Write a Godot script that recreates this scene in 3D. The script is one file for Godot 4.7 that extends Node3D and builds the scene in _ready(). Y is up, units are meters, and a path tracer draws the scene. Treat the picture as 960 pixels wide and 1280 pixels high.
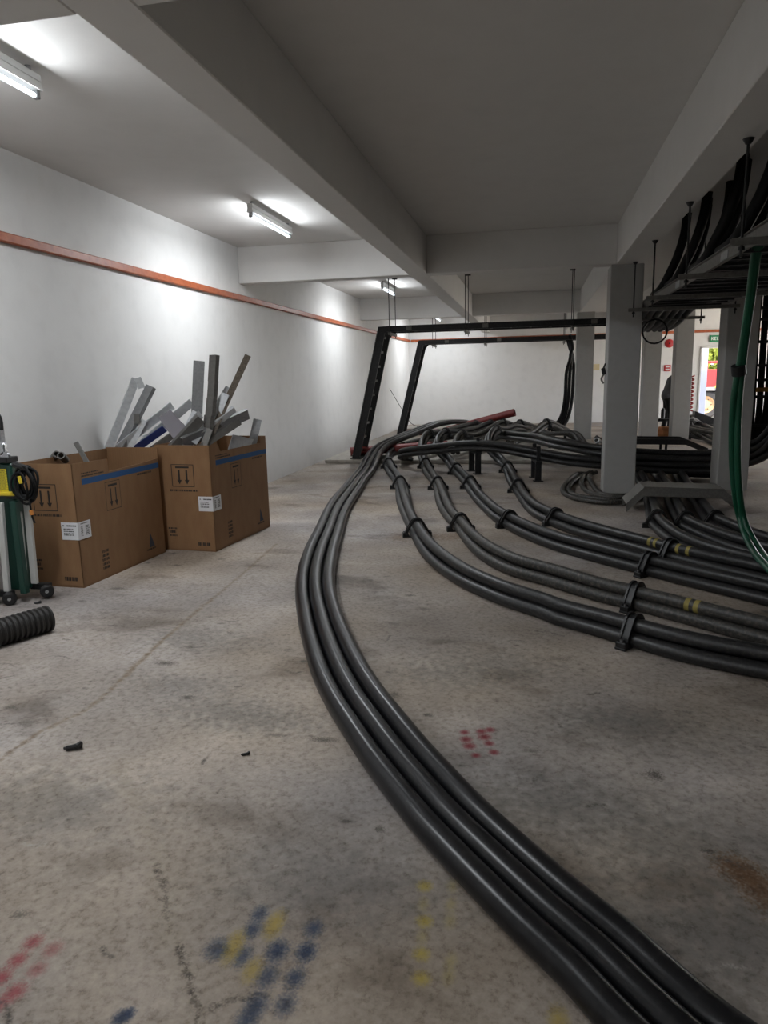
extends Node3D

# ---------------------------------------------------------------- geometry
class Geo:
	var v := PackedVector3Array()
	var n := PackedVector3Array()
	var t := PackedVector2Array()
	var c := PackedColorArray()
	var i := PackedInt32Array()

	func quad(p0: Vector3, p1: Vector3, p2: Vector3, p3: Vector3, uv := []) -> void:
		var nn := (p1 - p0).cross(p2 - p0).normalized()
		var b := v.size()
		v.append_array(PackedVector3Array([p0, p1, p2, p3]))
		n.append_array(PackedVector3Array([nn, nn, nn, nn]))
		if uv.is_empty():
			uv = [Vector2(0, 1), Vector2(1, 1), Vector2(1, 0), Vector2(0, 0)]
		for k in 4:
			t.append(uv[k])
		i.append_array(PackedInt32Array([b, b + 2, b + 1, b, b + 3, b + 2]))

	func tri(p0: Vector3, p1: Vector3, p2: Vector3) -> void:
		var nn := (p1 - p0).cross(p2 - p0).normalized()
		var b := v.size()
		v.append_array(PackedVector3Array([p0, p1, p2]))
		n.append_array(PackedVector3Array([nn, nn, nn]))
		t.append_array(PackedVector2Array([Vector2(0, 1), Vector2(1, 1), Vector2(1, 0)]))
		i.append_array(PackedInt32Array([b, b + 2, b + 1]))

	func box(at: Vector3, size: Vector3, basis := Basis.IDENTITY, bevel := 0.0) -> Geo:
		var h := size / 2
		var e := minf(bevel, minf(h.x, minf(h.y, h.z)) * 0.9)
		if e <= 0.0:
			var q := []
			for k in 8:
				q.append(at + basis * Vector3(h.x if k & 1 else -h.x, h.y if k & 2 else -h.y, h.z if k & 4 else -h.z))
			quad(q[4], q[5], q[7], q[6])
			quad(q[1], q[0], q[2], q[3])
			quad(q[5], q[1], q[3], q[7])
			quad(q[0], q[4], q[6], q[2])
			quad(q[6], q[7], q[3], q[2])
			quad(q[0], q[1], q[5], q[4])
			return self
		var ax := [Vector3.RIGHT, Vector3.UP, Vector3.BACK]
		for a in 3:
			for s in [-1.0, 1.0]:
				var u: Vector3 = ax[(a + 1) % 3]
				var w: Vector3 = ax[(a + 2) % 3]
				var hu: float = h[(a + 1) % 3]
				var hw: float = h[(a + 2) % 3]
				var f: Vector3 = ax[a] * h[a] * s
				var cs := [f - u * (hu - e) - w * (hw - e), f + u * (hu - e) - w * (hw - e), f + u * (hu - e) + w * (hw - e), f - u * (hu - e) + w * (hw - e)]
				if s < 0.0:
					cs.reverse()
				quad(at + basis * cs[0], at + basis * cs[1], at + basis * cs[2], at + basis * cs[3])
				# edge strip towards the next axis
				for s2 in [-1.0, 1.0]:
					var a0: Vector3 = ax[a] * h[a] * s + u * (hu - e) * s2
					var a1: Vector3 = ax[a] * (h[a] - e) * s + u * hu * s2
					var es := [a0 - w * (hw - e), a1 - w * (hw - e), a1 + w * (hw - e), a0 + w * (hw - e)]
					if s * s2 < 0.0:
						es.reverse()
					quad(at + basis * es[0], at + basis * es[1], at + basis * es[2], at + basis * es[3])
		for sx in [-1.0, 1.0]:
			for sy in [-1.0, 1.0]:
				for sz in [-1.0, 1.0]:
					var k := Vector3(sx, sy, sz)
					var px := at + basis * (k * Vector3(h.x, h.y - e, h.z - e))
					var py := at + basis * (k * Vector3(h.x - e, h.y, h.z - e))
					var pz := at + basis * (k * Vector3(h.x - e, h.y - e, h.z))
					if sx * sy * sz > 0.0:
						tri(px, py, pz)
					else:
						tri(px, pz, py)
		return self

	func tube(pts: PackedVector3Array, r: float, sides := 10, caps := true, wave := 0.0) -> Geo:
		var m := pts.size()
		if m < 2:
			return self
		var b := v.size()
		var tan0 := (pts[1] - pts[0]).normalized()
		var side := tan0.cross(Vector3.UP)
		if side.length() < 0.05:
			side = tan0.cross(Vector3.RIGHT)
		side = side.normalized()
		var run := 0.0
		for k in m:
			var tg := (pts[mini(k + 1, m - 1)] - pts[maxi(k - 1, 0)]).normalized()
			side = (side - tg * side.dot(tg)).normalized()
			var up := side.cross(tg)
			if k:
				run += pts[k].distance_to(pts[k - 1])
			var rr := r + (wave if k % 4 < 2 else 0.0)
			for j in sides + 1:
				var a := TAU * j / sides
				var d := side * cos(a) + up * sin(a)
				v.append(pts[k] + d * rr)
				n.append(d)
				t.append(Vector2(run, float(j) / sides))
		for k in m - 1:
			for j in sides:
				var q := b + k * (sides + 1) + j
				var w := q + sides + 1
				i.append_array(PackedInt32Array([q, w + 1, w, q, q + 1, w + 1]))
		if caps:
			for e in [0, m - 1]:
				var nn := (pts[0] - pts[1]).normalized() if e == 0 else (pts[m - 1] - pts[m - 2]).normalized()
				var cb := v.size()
				v.append(pts[e])
				n.append(nn)
				t.append(Vector2.ZERO)
				for j in sides:
					v.append(v[b + e * (sides + 1) + j])
					n.append(nn)
					t.append(Vector2(0, float(j) / sides))
				for j in sides:
					var j2 := (j + 1) % sides
					if e == 0:
						i.append_array(PackedInt32Array([cb, cb + 1 + j2, cb + 1 + j]))
					else:
						i.append_array(PackedInt32Array([cb, cb + 1 + j, cb + 1 + j2]))
		return self

	func rod(a: Vector3, b: Vector3, r: float, sides := 8) -> Geo:
		return tube(PackedVector3Array([a, b]), r, sides)

	# polygon in the plane (ex, ey), pushed along ex x ey by depth from origin
	func prism(poly: PackedVector2Array, o: Vector3, ex: Vector3, ey: Vector3, depth: float, uvs := Vector2.ONE, uvo := Vector2.ZERO) -> Geo:
		var area := 0.0
		for k in poly.size():
			area += poly[k].cross(poly[(k + 1) % poly.size()])
		if area < 0.0:
			poly = poly.duplicate()
			poly.reverse()
		var ez := ex.cross(ey).normalized()
		var tr := Geometry2D.triangulate_polygon(poly)
		for cap in 2:
			var b := v.size()
			for p in poly:
				v.append(o + ex * p.x + ey * p.y + ez * (depth if cap else 0.0))
				n.append(ez if cap else -ez)
				t.append(Vector2((p.x - uvo.x) / uvs.x, 1.0 - (p.y - uvo.y) / uvs.y))
			for k in range(0, tr.size(), 3):
				var a0 := poly[tr[k]]
				var flip := (poly[tr[k + 1]] - a0).cross(poly[tr[k + 2]] - a0) < 0.0
				var ccw := cap == 1
				if flip:
					ccw = not ccw
				if ccw:
					i.append_array(PackedInt32Array([b + tr[k], b + tr[k + 2], b + tr[k + 1]]))
				else:
					i.append_array(PackedInt32Array([b + tr[k], b + tr[k + 1], b + tr[k + 2]]))
		for k in poly.size():
			var p := poly[k]
			var q := poly[(k + 1) % poly.size()]
			var pa := o + ex * p.x + ey * p.y
			var qa := o + ex * q.x + ey * q.y
			quad(pa, qa, qa + ez * depth, pa + ez * depth, [Vector2(0.01, 0.01), Vector2(0.02, 0.01), Vector2(0.02, 0.02), Vector2(0.01, 0.02)])
		return self

	func lathe(prof: Array, o: Vector3, axis: Vector3, sides := 24) -> Geo:
		var s0 := axis.cross(Vector3.UP)
		if s0.length() < 0.05:
			s0 = axis.cross(Vector3.RIGHT)
		s0 = s0.normalized()
		var s1 := axis.cross(s0)
		for k in prof.size() - 1:
			var p: Vector2 = prof[k]
			var q: Vector2 = prof[k + 1]
			var nd := Vector2(q.y - p.y, p.x - q.x).normalized()
			var b := v.size()
			for j in sides + 1:
				var a := TAU * j / sides
				var d := s0 * cos(a) + s1 * sin(a)
				for e in [p, q]:
					v.append(o + d * e.x + axis * e.y)
					n.append((d * nd.x + axis * nd.y).normalized())
					t.append(Vector2(float(j) / sides, e.y))
			for j in sides:
				var w := b + j * 2
				i.append_array(PackedInt32Array([w, w + 1, w + 3, w, w + 3, w + 2]))
		return self

	func mesh(into: ArrayMesh = null) -> ArrayMesh:
		var m := into if into else ArrayMesh.new()
		var a := []
		a.resize(Mesh.ARRAY_MAX)
		a[Mesh.ARRAY_VERTEX] = v
		a[Mesh.ARRAY_NORMAL] = n
		a[Mesh.ARRAY_TEX_UV] = t
		if c.size() == v.size() and c.size() > 0:
			a[Mesh.ARRAY_COLOR] = c
		a[Mesh.ARRAY_INDEX] = i
		m.add_surface_from_arrays(Mesh.PRIMITIVE_TRIANGLES, a)
		return m

var taken := {}
var M := {}

func numbered(called: String) -> String:
	var k: int = taken.get(called, 0)
	taken[called] = k + 1
	return called if k == 0 else "%s_%03d" % [called, k]

func obj(called: String, g: Geo, m: Material, parent: Node = self) -> MeshInstance3D:
	var o := MeshInstance3D.new()
	o.mesh = g.mesh()
	o.mesh.surface_set_material(0, m)
	o.cast_shadow = GeometryInstance3D.SHADOW_CASTING_SETTING_ON
	if parent == self:
		o.name = numbered(called)
		add_child(o)
	else:
		o.name = called
		parent.add_child(o, true)
	return o

func share(called: String, like: MeshInstance3D, xf: Transform3D, parent: Node) -> MeshInstance3D:
	var o := MeshInstance3D.new()
	o.mesh = like.mesh
	o.name = called
	o.transform = xf
	parent.add_child(o, true)
	return o

func tag(o: Node, label: String, category := "", group := "", kind := "") -> void:
	o.set_meta("label", label)
	if category:
		o.set_meta("category", category)
	if group:
		o.set_meta("group", group)
	if kind:
		o.set_meta("kind", kind)

func thing(called: String, at: Vector3, label: String, category: String, group := "") -> Node3D:
	var o := Node3D.new()
	o.name = numbered(called)
	add_child(o)
	o.position = at
	tag(o, label, category, group)
	return o

func structure(called: String, g: Geo, m: Material, label := "", category := "") -> MeshInstance3D:
	var o := obj(called, g, m)
	o.set_meta("kind", "structure")
	if label:
		o.set_meta("label", label)
	if category:
		o.set_meta("category", category)
	return o

func spline(p: Array, step := 0.08) -> PackedVector3Array:
	var c := Curve3D.new()
	c.bake_interval = step
	for k in p.size():
		var a: Vector3 = p[maxi(k - 1, 0)]
		var b: Vector3 = p[mini(k + 1, p.size() - 1)]
		var here: Vector3 = p[k]
		var d := (b - a).normalized()
		var li := here.distance_to(a) / 3.0
		var lo := here.distance_to(b) / 3.0
		c.add_point(here, -d * li, d * lo)
	return c.get_baked_points()

# a line that runs beside a path: a to the side, b upwards, drifting a little by the seed
func beside(p: PackedVector3Array, a: float, b: float, seed_ := 0, drift := 0.0) -> PackedVector3Array:
	var out := PackedVector3Array()
	var rng := RandomNumberGenerator.new()
	rng.seed = seed_ + 11
	var ph := rng.randf() * TAU
	var run := 0.0
	for k in p.size():
		var tg := p[mini(k + 1, p.size() - 1)] - p[maxi(k - 1, 0)]
		tg.y *= 0.5
		tg = tg.normalized()
		var side := tg.cross(Vector3.UP).normalized()
		var up := side.cross(tg)
		if k:
			run += p[k].distance_to(p[k - 1])
		out.append(p[k] + side * (a + drift * sin(run * 2.1 + ph)) + up * b)
	return out

# ---------------------------------------------------------------- materials
func noise(freq: float, octaves := 4, seed_ := 1, kind := FastNoiseLite.TYPE_SIMPLEX_SMOOTH) -> FastNoiseLite:
	var f := FastNoiseLite.new()
	f.noise_type = kind
	f.frequency = freq
	f.fractal_octaves = octaves
	f.seed = seed_
	return f

func ramp(stops: Array) -> Gradient:
	var g := Gradient.new()
	var o := PackedFloat32Array()
	var c := PackedColorArray()
	for s in stops:
		o.append(s[0])
		c.append(s[1])
	g.offsets = o
	g.colors = c
	return g

func noise_tex(freq: float, stops: Array, seed_ := 1, octaves := 5, size := 512) -> NoiseTexture2D:
	var x := NoiseTexture2D.new()
	x.width = size
	x.height = size
	x.seamless = true
	x.noise = noise(freq, octaves, seed_)
	x.color_ramp = ramp(stops)
	return x

func bump_tex(freq: float, seed_ := 5, size := 512) -> NoiseTexture2D:
	var x := NoiseTexture2D.new()
	x.width = size
	x.height = size
	x.seamless = true
	x.noise = noise(freq, 5, seed_)
	return x

func mat(color: Color, rough := 0.7, metal := 0.0) -> StandardMaterial3D:
	var m := StandardMaterial3D.new()
	m.albedo_color = color
	m.roughness = rough
	m.metallic = metal
	return m

func tri_mat(tex: Texture2D, scale: float, rough := 0.7, metal := 0.0, world := true) -> StandardMaterial3D:
	var m := mat(Color.WHITE, rough, metal)
	m.albedo_texture = tex
	m.uv1_triplanar = true
	m.uv1_world_triplanar = world
	m.uv1_scale = Vector3.ONE * scale
	return m

func rgb(r: float, g: float, b: float) -> Color:
	return Color(r / 255.0, g / 255.0, b / 255.0)


func _ready() -> void:
	# ---- camera
	var cam := Camera3D.new()
	cam.name = "camera"
	cam.position = Vector3(0, 1.6, 0)
	cam.rotation_order = EULER_ORDER_YXZ
	cam.rotation_degrees = Vector3(-10.816, 11.936, -1.319)
	cam.fov = 71.56
	cam.near = 0.05
	cam.far = 300.0
	add_child(cam)
	cam.current = true
	# ---- sky, exposure
	var we := WorldEnvironment.new()
	we.name = "world"
	var env := Environment.new()
	env.background_mode = Environment.BG_SKY
	var sky := Sky.new()
	var sm := ProceduralSkyMaterial.new()
	sm.sky_top_color = Color(0.82, 0.85, 0.90)
	sm.sky_horizon_color = Color(0.95, 0.95, 0.95)
	sm.ground_horizon_color = Color(0.80, 0.80, 0.78)
	sm.ground_bottom_color = Color(0.45, 0.43, 0.40)
	sm.energy_multiplier = SKY_ENERGY
	sky.sky_material = sm
	env.sky = sky
	env.tonemap_mode = Environment.TONE_MAPPER_LINEAR
	env.tonemap_exposure = EXPOSURE
	env.sdfgi_enabled = true
	env.ssao_enabled = true
	env.ssil_enabled = true
	we.environment = env
	add_child(we)
	var sun := DirectionalLight3D.new()
	sun.name = "sun"
	sun.light_energy = SUN_ENERGY
	sun.light_color = Color(1.0, 0.96, 0.88)
	sun.light_angular_distance = 3.0
	sun.shadow_enabled = true
	add_child(sun)
	sun.look_at_from_position(Vector3.ZERO, Vector3(-0.35, -0.85, -0.5))
	# ---- the place
	make_materials()
	make_shell()
	for k in FIXTURES.size():
		make_fixture(FIXTURES[k])
	make_floor_cables()
	make_raised_run()
	make_overhead()
	make_racks()
	make_boxes()
	make_scrap()
	make_lift()
	make_small_things()
	make_outside()
	make_person()

const SKY_ENERGY := 10.0
const SUN_ENERGY := 5.0
const EXPOSURE := 0.8
const TUBE_ENERGY := 4.6
const FIXTURES := [[-3.42, "fluorescent batten light cut off by the left edge of the photo"], [-7.88, "fluorescent batten light in front of the first cross beam, above the boxes"],
	[-14.45, "fluorescent batten light between the first and second cross beams"], [-22.0, "farthest small fluorescent batten light near the back wall"],
	[0.9, "fluorescent batten light on the ceiling behind the camera"]]

func make_materials() -> void:
	M.paint = tri_mat(noise_tex(0.012, [[0.0, rgb(214, 213, 211)], [0.4, rgb(220, 219, 217)], [0.7, rgb(222, 221, 219)], [1.0, rgb(218, 216, 213)]], 3), 0.35, 0.8)
	M.ceiling = tri_mat(noise_tex(0.01, [[0.0, rgb(212, 210, 207)], [0.5, rgb(217, 215, 212)], [1.0, rgb(213, 211, 208)]], 4), 0.3, 0.9)
	M.column = tri_mat(noise_tex(0.015, [[0.0, rgb(161, 160, 157)], [0.5, rgb(168, 167, 164)], [1.0, rgb(164, 162, 158)]], 5), 0.5, 0.8)
	M.orange = tri_mat(noise_tex(0.02, [[0.0, rgb(138, 66, 34)], [0.45, rgb(160, 80, 42)], [0.75, rgb(168, 88, 48)], [1.0, rgb(146, 72, 38)]], 6), 0.8, 0.45)
	M.cable = tri_mat(noise_tex(0.03, [[0.0, rgb(24, 24, 25)], [0.5, rgb(33, 33, 34)], [0.68, rgb(44, 43, 43)], [0.8, rgb(76, 73, 68)], [1.0, rgb(50, 48, 46)]], 7), 2.6, 0.42)
	M.cable_new = tri_mat(noise_tex(0.02, [[0.0, rgb(17, 17, 19)], [0.6, rgb(24, 24, 26)], [0.8, rgb(40, 39, 39)], [1.0, rgb(32, 31, 31)]], 17), 2.5, 0.3)
	M.cable_new.metallic_specular = 0.4
	M.cable_dusty = tri_mat(noise_tex(0.03, [[0.0, rgb(34, 33, 32)], [0.45, rgb(46, 45, 43)], [0.65, rgb(66, 64, 60)], [0.8, rgb(108, 101, 91)], [1.0, rgb(64, 61, 57)]], 27), 2.4, 0.5)
	M.cable_black = mat(rgb(15, 15, 16), 0.6)
	M.cable_black.metallic_specular = 0.35
	M.black_steel = tri_mat(noise_tex(0.03, [[0.0, rgb(22, 22, 23)], [0.6, rgb(32, 32, 33)], [1.0, rgb(48, 46, 44)]], 9), 1.2, 0.5, 0.2)
	M.worn_steel = tri_mat(noise_tex(0.04, [[0.0, rgb(44, 44, 45)], [0.5, rgb(66, 66, 66)], [1.0, rgb(104, 103, 101)]], 19), 1.5, 0.45, 0.4)
	M.black_plastic = mat(rgb(20, 20, 21), 0.45)
	M.galv = tri_mat(noise_tex(0.04, [[0.0, rgb(146, 147, 148)], [0.5, rgb(158, 159, 160)], [1.0, rgb(170, 171, 172)]], 10), 1.5, 0.45, 0.7)
	M.galv_dirty = tri_mat(noise_tex(0.04, [[0.0, rgb(108, 106, 102)], [0.5, rgb(118, 116, 112)], [1.0, rgb(130, 128, 123)]], 11), 1.2, 0.6, 0.45)
	M.green = mat(rgb(16, 74, 52), 0.4)
	M.red_pipe = tri_mat(noise_tex(0.03, [[0.0, rgb(98, 30, 28)], [0.6, rgb(120, 38, 34)], [1.0, rgb(132, 56, 48)]], 12), 1.0, 0.5)
	M.steel_white = mat(rgb(205, 205, 203), 0.5)
	M.chrome = mat(rgb(190, 192, 195), 0.25, 0.9)
	M.bolt = mat(rgb(140, 140, 142), 0.4, 0.8)
	M.ochre = mat(rgb(150, 136, 70), 0.7)
	M.yellow = mat(rgb(205, 180, 40), 0.5)
	M.concrete_plain = tri_mat(noise_tex(0.02, [[0.0, rgb(142, 136, 127)], [0.5, rgb(160, 154, 145)], [1.0, rgb(172, 166, 157)]], 14), 0.7, 0.85)
	M.slab = M.concrete_plain
	M.skirt = M.concrete_plain

# ---------------------------------------------------------------- floor
var floor_bytes := PackedByteArray()
const FN := 2048
const FX0 := -4.03
const FZ0 := -8.06
const FS := 8.06

func world_noise(w: int, h: int, x0: float, z0: float, sx: float, sz: float, f: FastNoiseLite, to: Vector2i) -> PackedByteArray:
	var b := PackedByteArray()
	b.resize(w * h)
	for y in h:
		var z := z0 + sz * (y + 0.5) / h
		for x in w:
			b[y * w + x] = clampi(int(127.5 + 127.5 * f.get_noise_2d(x0 + sx * (x + 0.5) / w, z)), 0, 255)
	var im := Image.create_from_data(w, h, false, Image.FORMAT_L8, b)
	im.resize(to.x, to.y, Image.INTERPOLATE_CUBIC)
	return im.get_data()

func concrete_image(w: int, h: int, x0: float, z0: float, sx: float, sz: float) -> PackedByteArray:
	var big := world_noise(128, 128, x0, z0, sx, sz, noise(0.22, 3, 21), Vector2i(w, h))
	var mid := world_noise(512, 512, x0, z0, sx, sz, noise(0.9, 5, 22), Vector2i(w, h))
	var blot := world_noise(512, 512, x0 * 0.6, z0, sx * 0.6, sz, noise(1.5, 5, 23), Vector2i(w, h))
	var tint := world_noise(256, 256, x0, z0, sx, sz, noise(0.5, 4, 24), Vector2i(w, h))
	var fine := noise(0.14 / ((w / sx) / 254.0), 5, 25)
	fine.fractal_gain = 0.68
	var fi := fine.get_image(w, h, false, false, false).get_data()
	var out := PackedByteArray()
	out.resize(w * h * 3)
	for k in w * h:
		var g := 163.0 + (big[k] - 128) * 0.10 + (mid[k] - 128) * 0.24 + (fi[k] - 128) * 0.10
		var d := blot[k]
		if d < 92:
			g -= minf((92 - d) * 0.85, 34.0)
		elif d > 168:
			g += minf((d - 168) * 0.4, 14.0)
		var w_ := (tint[k] - 128) * 0.05
		var o := k * 3
		out[o] = clampi(int(g + 7.0 + w_), 0, 255)
		out[o + 1] = clampi(int(g - 3.0), 0, 255)
		out[o + 2] = clampi(int(g - 12.0 - w_ * 1.6), 0, 255)
	return out

func spray(at: Vector3, r: float, col: Color, strength: float, rough := 0.5, stretch := Vector2.ONE, seed_ := 3) -> void:
	var f := noise(22.0 / maxf(r * 8.0, 0.12), 4, seed_)
	var px := FN / FS
	var cx := (at.x - FX0) * px
	var cz := (at.z - FZ0) * px
	var rx := r * px * 1.7 * stretch.x
	var rz := r * px * 1.7 * stretch.y
	for y in range(maxi(0, int(cz - rz)), mini(FN - 1, int(cz + rz)) + 1):
		for x in range(maxi(0, int(cx - rx)), mini(FN - 1, int(cx + rx)) + 1):
			var d := Vector2((x - cx) / rx, (y - cz) / rz).length() * 1.7
			d += rough * f.get_noise_2d(x * 0.0394 * 0.1 * 254.0 / px, y * 0.0394 * 0.1 * 254.0 / px)
			var a := clampf((1.5 - d) / 1.3, 0.0, 1.0) * strength
			if a > 0.0:
				var o := (y * FN + x) * 3
				floor_bytes[o] = int(lerpf(floor_bytes[o], col.r8, a))
				floor_bytes[o + 1] = int(lerpf(floor_bytes[o + 1], col.g8, a))
				floor_bytes[o + 2] = int(lerpf(floor_bytes[o + 2], col.b8, a))

func streak(pts: Array, r: float, col: Color, strength: float, wander: float, seed_: int, rough := 0.6) -> void:
	var rng := RandomNumberGenerator.new()
	rng.seed = seed_
	for p in spline(pts, r * 0.9):
		spray(p + Vector3(rng.randfn(0, wander), 0, rng.randfn(0, wander)), r * rng.randf_range(0.6, 1.3), col, strength * rng.randf_range(0.3, 1.0), rough, Vector2.ONE, seed_)

func floor_material(bytes: PackedByteArray, w: int, h: int) -> StandardMaterial3D:
	var im := Image.create_from_data(w, h, false, Image.FORMAT_RGB8, bytes)
	var m := mat(Color.WHITE, 0.68)
	m.albedo_texture = ImageTexture.create_from_image(im)
	m.metallic_specular = 0.4
	m.heightmap_enabled = true
	m.heightmap_texture = m.albedo_texture
	m.heightmap_scale = 0.35
	return m

func floor_piece(m: ArrayMesh, x0: float, x1: float, z0: float, z1: float, material: Material) -> void:
	var a := []
	a.resize(Mesh.ARRAY_MAX)
	a[Mesh.ARRAY_VERTEX] = PackedVector3Array([Vector3(x0, 0, z0), Vector3(x1, 0, z0), Vector3(x1, 0, z1), Vector3(x0, 0, z1)])
	a[Mesh.ARRAY_NORMAL] = PackedVector3Array([Vector3.UP, Vector3.UP, Vector3.UP, Vector3.UP])
	a[Mesh.ARRAY_TEX_UV] = PackedVector2Array([Vector2(0, 1), Vector2(1, 1), Vector2(1, 0), Vector2(0, 0)])
	a[Mesh.ARRAY_TEX_UV2] = PackedVector2Array([Vector2(x0, z0), Vector2(x1, z0), Vector2(x1, z1), Vector2(x0, z1)])
	a[Mesh.ARRAY_INDEX] = PackedInt32Array([0, 2, 1, 0, 3, 2])
	m.add_surface_from_arrays(Mesh.PRIMITIVE_TRIANGLES, a)
	m.surface_set_material(m.get_surface_count() - 1, material)

func make_floor() -> void:
	floor_bytes = concrete_image(FN, FN, FX0, FZ0, FS, FS)
	var k := 0
	for p in paths.smudge:
		k += 1
		spray(p, 0.16 + 0.03 * (k % 4), rgb(104, 102, 98), 0.30, 1.5, Vector2(1.5, 0.7), 40 + k)
	streak(paths.pale, 0.04, rgb(190, 178, 167), 0.4, 0.014, 5, 1.4)
	streak(paths.crack, 0.03, rgb(178, 166, 150), 0.35, 0.015, 6, 1.0)
	streak(paths.crack.slice(4, 7), 0.006, rgb(92, 84, 76), 0.5, 0.007, 7, 1.6)
	streak(paths.crack.slice(7), 0.006, rgb(84, 76, 68), 0.6, 0.006, 17, 1.6)
	streak(paths.crack2, 0.006, rgb(96, 88, 80), 0.5, 0.006, 8, 1.6)
	streak(paths.joint, 0.012, rgb(126, 108, 84), 0.45, 0.006, 9, 0.9)
	for p in paths.paint_red:
		spray(p, 0.02 + 0.006 * sin(p.x * 83.0), rgb(150, 36, 46), 0.65 + 0.3 * sin(p.z * 95.0), 0.7, Vector2(1.0, 1.1), int(p.x * 99))
	for p in paths.paint_blue:
		spray(p, 0.022 + 0.007 * sin(p.x * 71.0), rgb(42, 56, 84), 0.8 + 0.15 * sin(p.z * 90.0), 0.7, Vector2(0.95, 1.25), int(p.x * 97))
	for p in paths.paint_ochre:
		spray(p, 0.030, rgb(176, 152, 74), 0.7, 0.6, Vector2(0.8, 1.3), int(p.x * 95))
	for p in paths.paint_small_red:
		spray(p, 0.021 + 0.004 * sin(p.x * 91.0), rgb(128, 34, 42), 0.85, 0.7, Vector2.ONE, int(p.x * 93))
	for p in paths.paint_yellow:
		spray(p, 0.022, rgb(182, 160, 62), 0.75, 0.6, Vector2.ONE, int(p.z * 93))
	for p in paths.paint_faint:
		spray(p, 0.020, rgb(176, 160, 92), 0.4, 0.8, Vector2(0.8, 1.4), int(p.z * 91))
	for p in paths.rust:
		k += 1
		spray(p, 0.045 if p.z > -3.0 else 0.1, rgb(104, 74, 48), 0.5 if p.z > -3.0 else 0.3, 2.4, Vector2.ONE, 70 + k)
	var rng := RandomNumberGenerator.new()
	rng.seed = 12
	for q in 150:
		var p := Vector3(rng.randf_range(-4, 3), 0, rng.randf_range(-6, -1.2))
		spray(p, rng.randf_range(0.006, 0.03), rgb(76, 72, 66), rng.randf_range(0.3, 0.8), 1.6, Vector2(rng.randf_range(0.7, 2.2), rng.randf_range(0.5, 1.2)), q)
	for q in 70:
		var p := Vector3(rng.randf_range(-3.2, 2.4), 0, rng.randf_range(-4.5, -1.3))
		var d := Vector3(rng.randfn(), 0, rng.randfn() * 0.4).normalized() * rng.randf_range(0.03, 0.14)
		streak([p, p + d * 0.5 + Vector3(0, 0, rng.randfn() * 0.01), p + d], 0.005, rgb(86, 81, 75) if q % 4 else rgb(186, 180, 172), rng.randf_range(0.25, 0.6), 0.004, 300 + q, 1.5)
	var near := floor_material(floor_bytes, FN, FN)
	var far_bytes := concrete_image(1024, 1024, FX0, -24.06, 13.06, 16.0)
	var far := floor_material(far_bytes, 1024, 1024)
	var grain := noise_tex(0.02, [[0.0, rgb(168, 164, 158)], [0.25, rgb(214, 211, 207)], [0.45, rgb(237, 236, 234)], [0.7, rgb(248, 247, 245)], [1.0, rgb(255, 255, 255)]], 61, 7, 1024)
	(grain.noise as FastNoiseLite).fractal_gain = 0.72
	for q in [near, far, M.concrete_plain]:
		q.detail_enabled = true
		q.detail_albedo = grain
		q.detail_blend_mode = BaseMaterial3D.BLEND_MODE_MUL
		q.detail_uv_layer = BaseMaterial3D.DETAIL_UV_2
	M.concrete_plain.detail_enabled = false
	var m := ArrayMesh.new()
	floor_piece(m, FX0, FX0 + FS, 0.0, FZ0, near)
	floor_piece(m, FX0, 9.03, FZ0, -24.06, far)
	floor_piece(m, FX0 + FS, 9.03, 0.0, FZ0, M.concrete_plain)
	floor_piece(m, FX0, 9.03, 5.0, 0.0, M.concrete_plain)
	var g := Geo.new()
	g.box(Vector3(2.5, -0.16, -9.5), Vector3(13.06, 0.3, 29.2))
	g.mesh(m)
	m.surface_set_material(4, M.concrete_plain)
	var o := MeshInstance3D.new()
	o.name = "floor"
	o.mesh = m
	add_child(o)
	tag(o, "bare stained grey concrete floor with sprayed paint marks", "floor", "", "structure")

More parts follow.
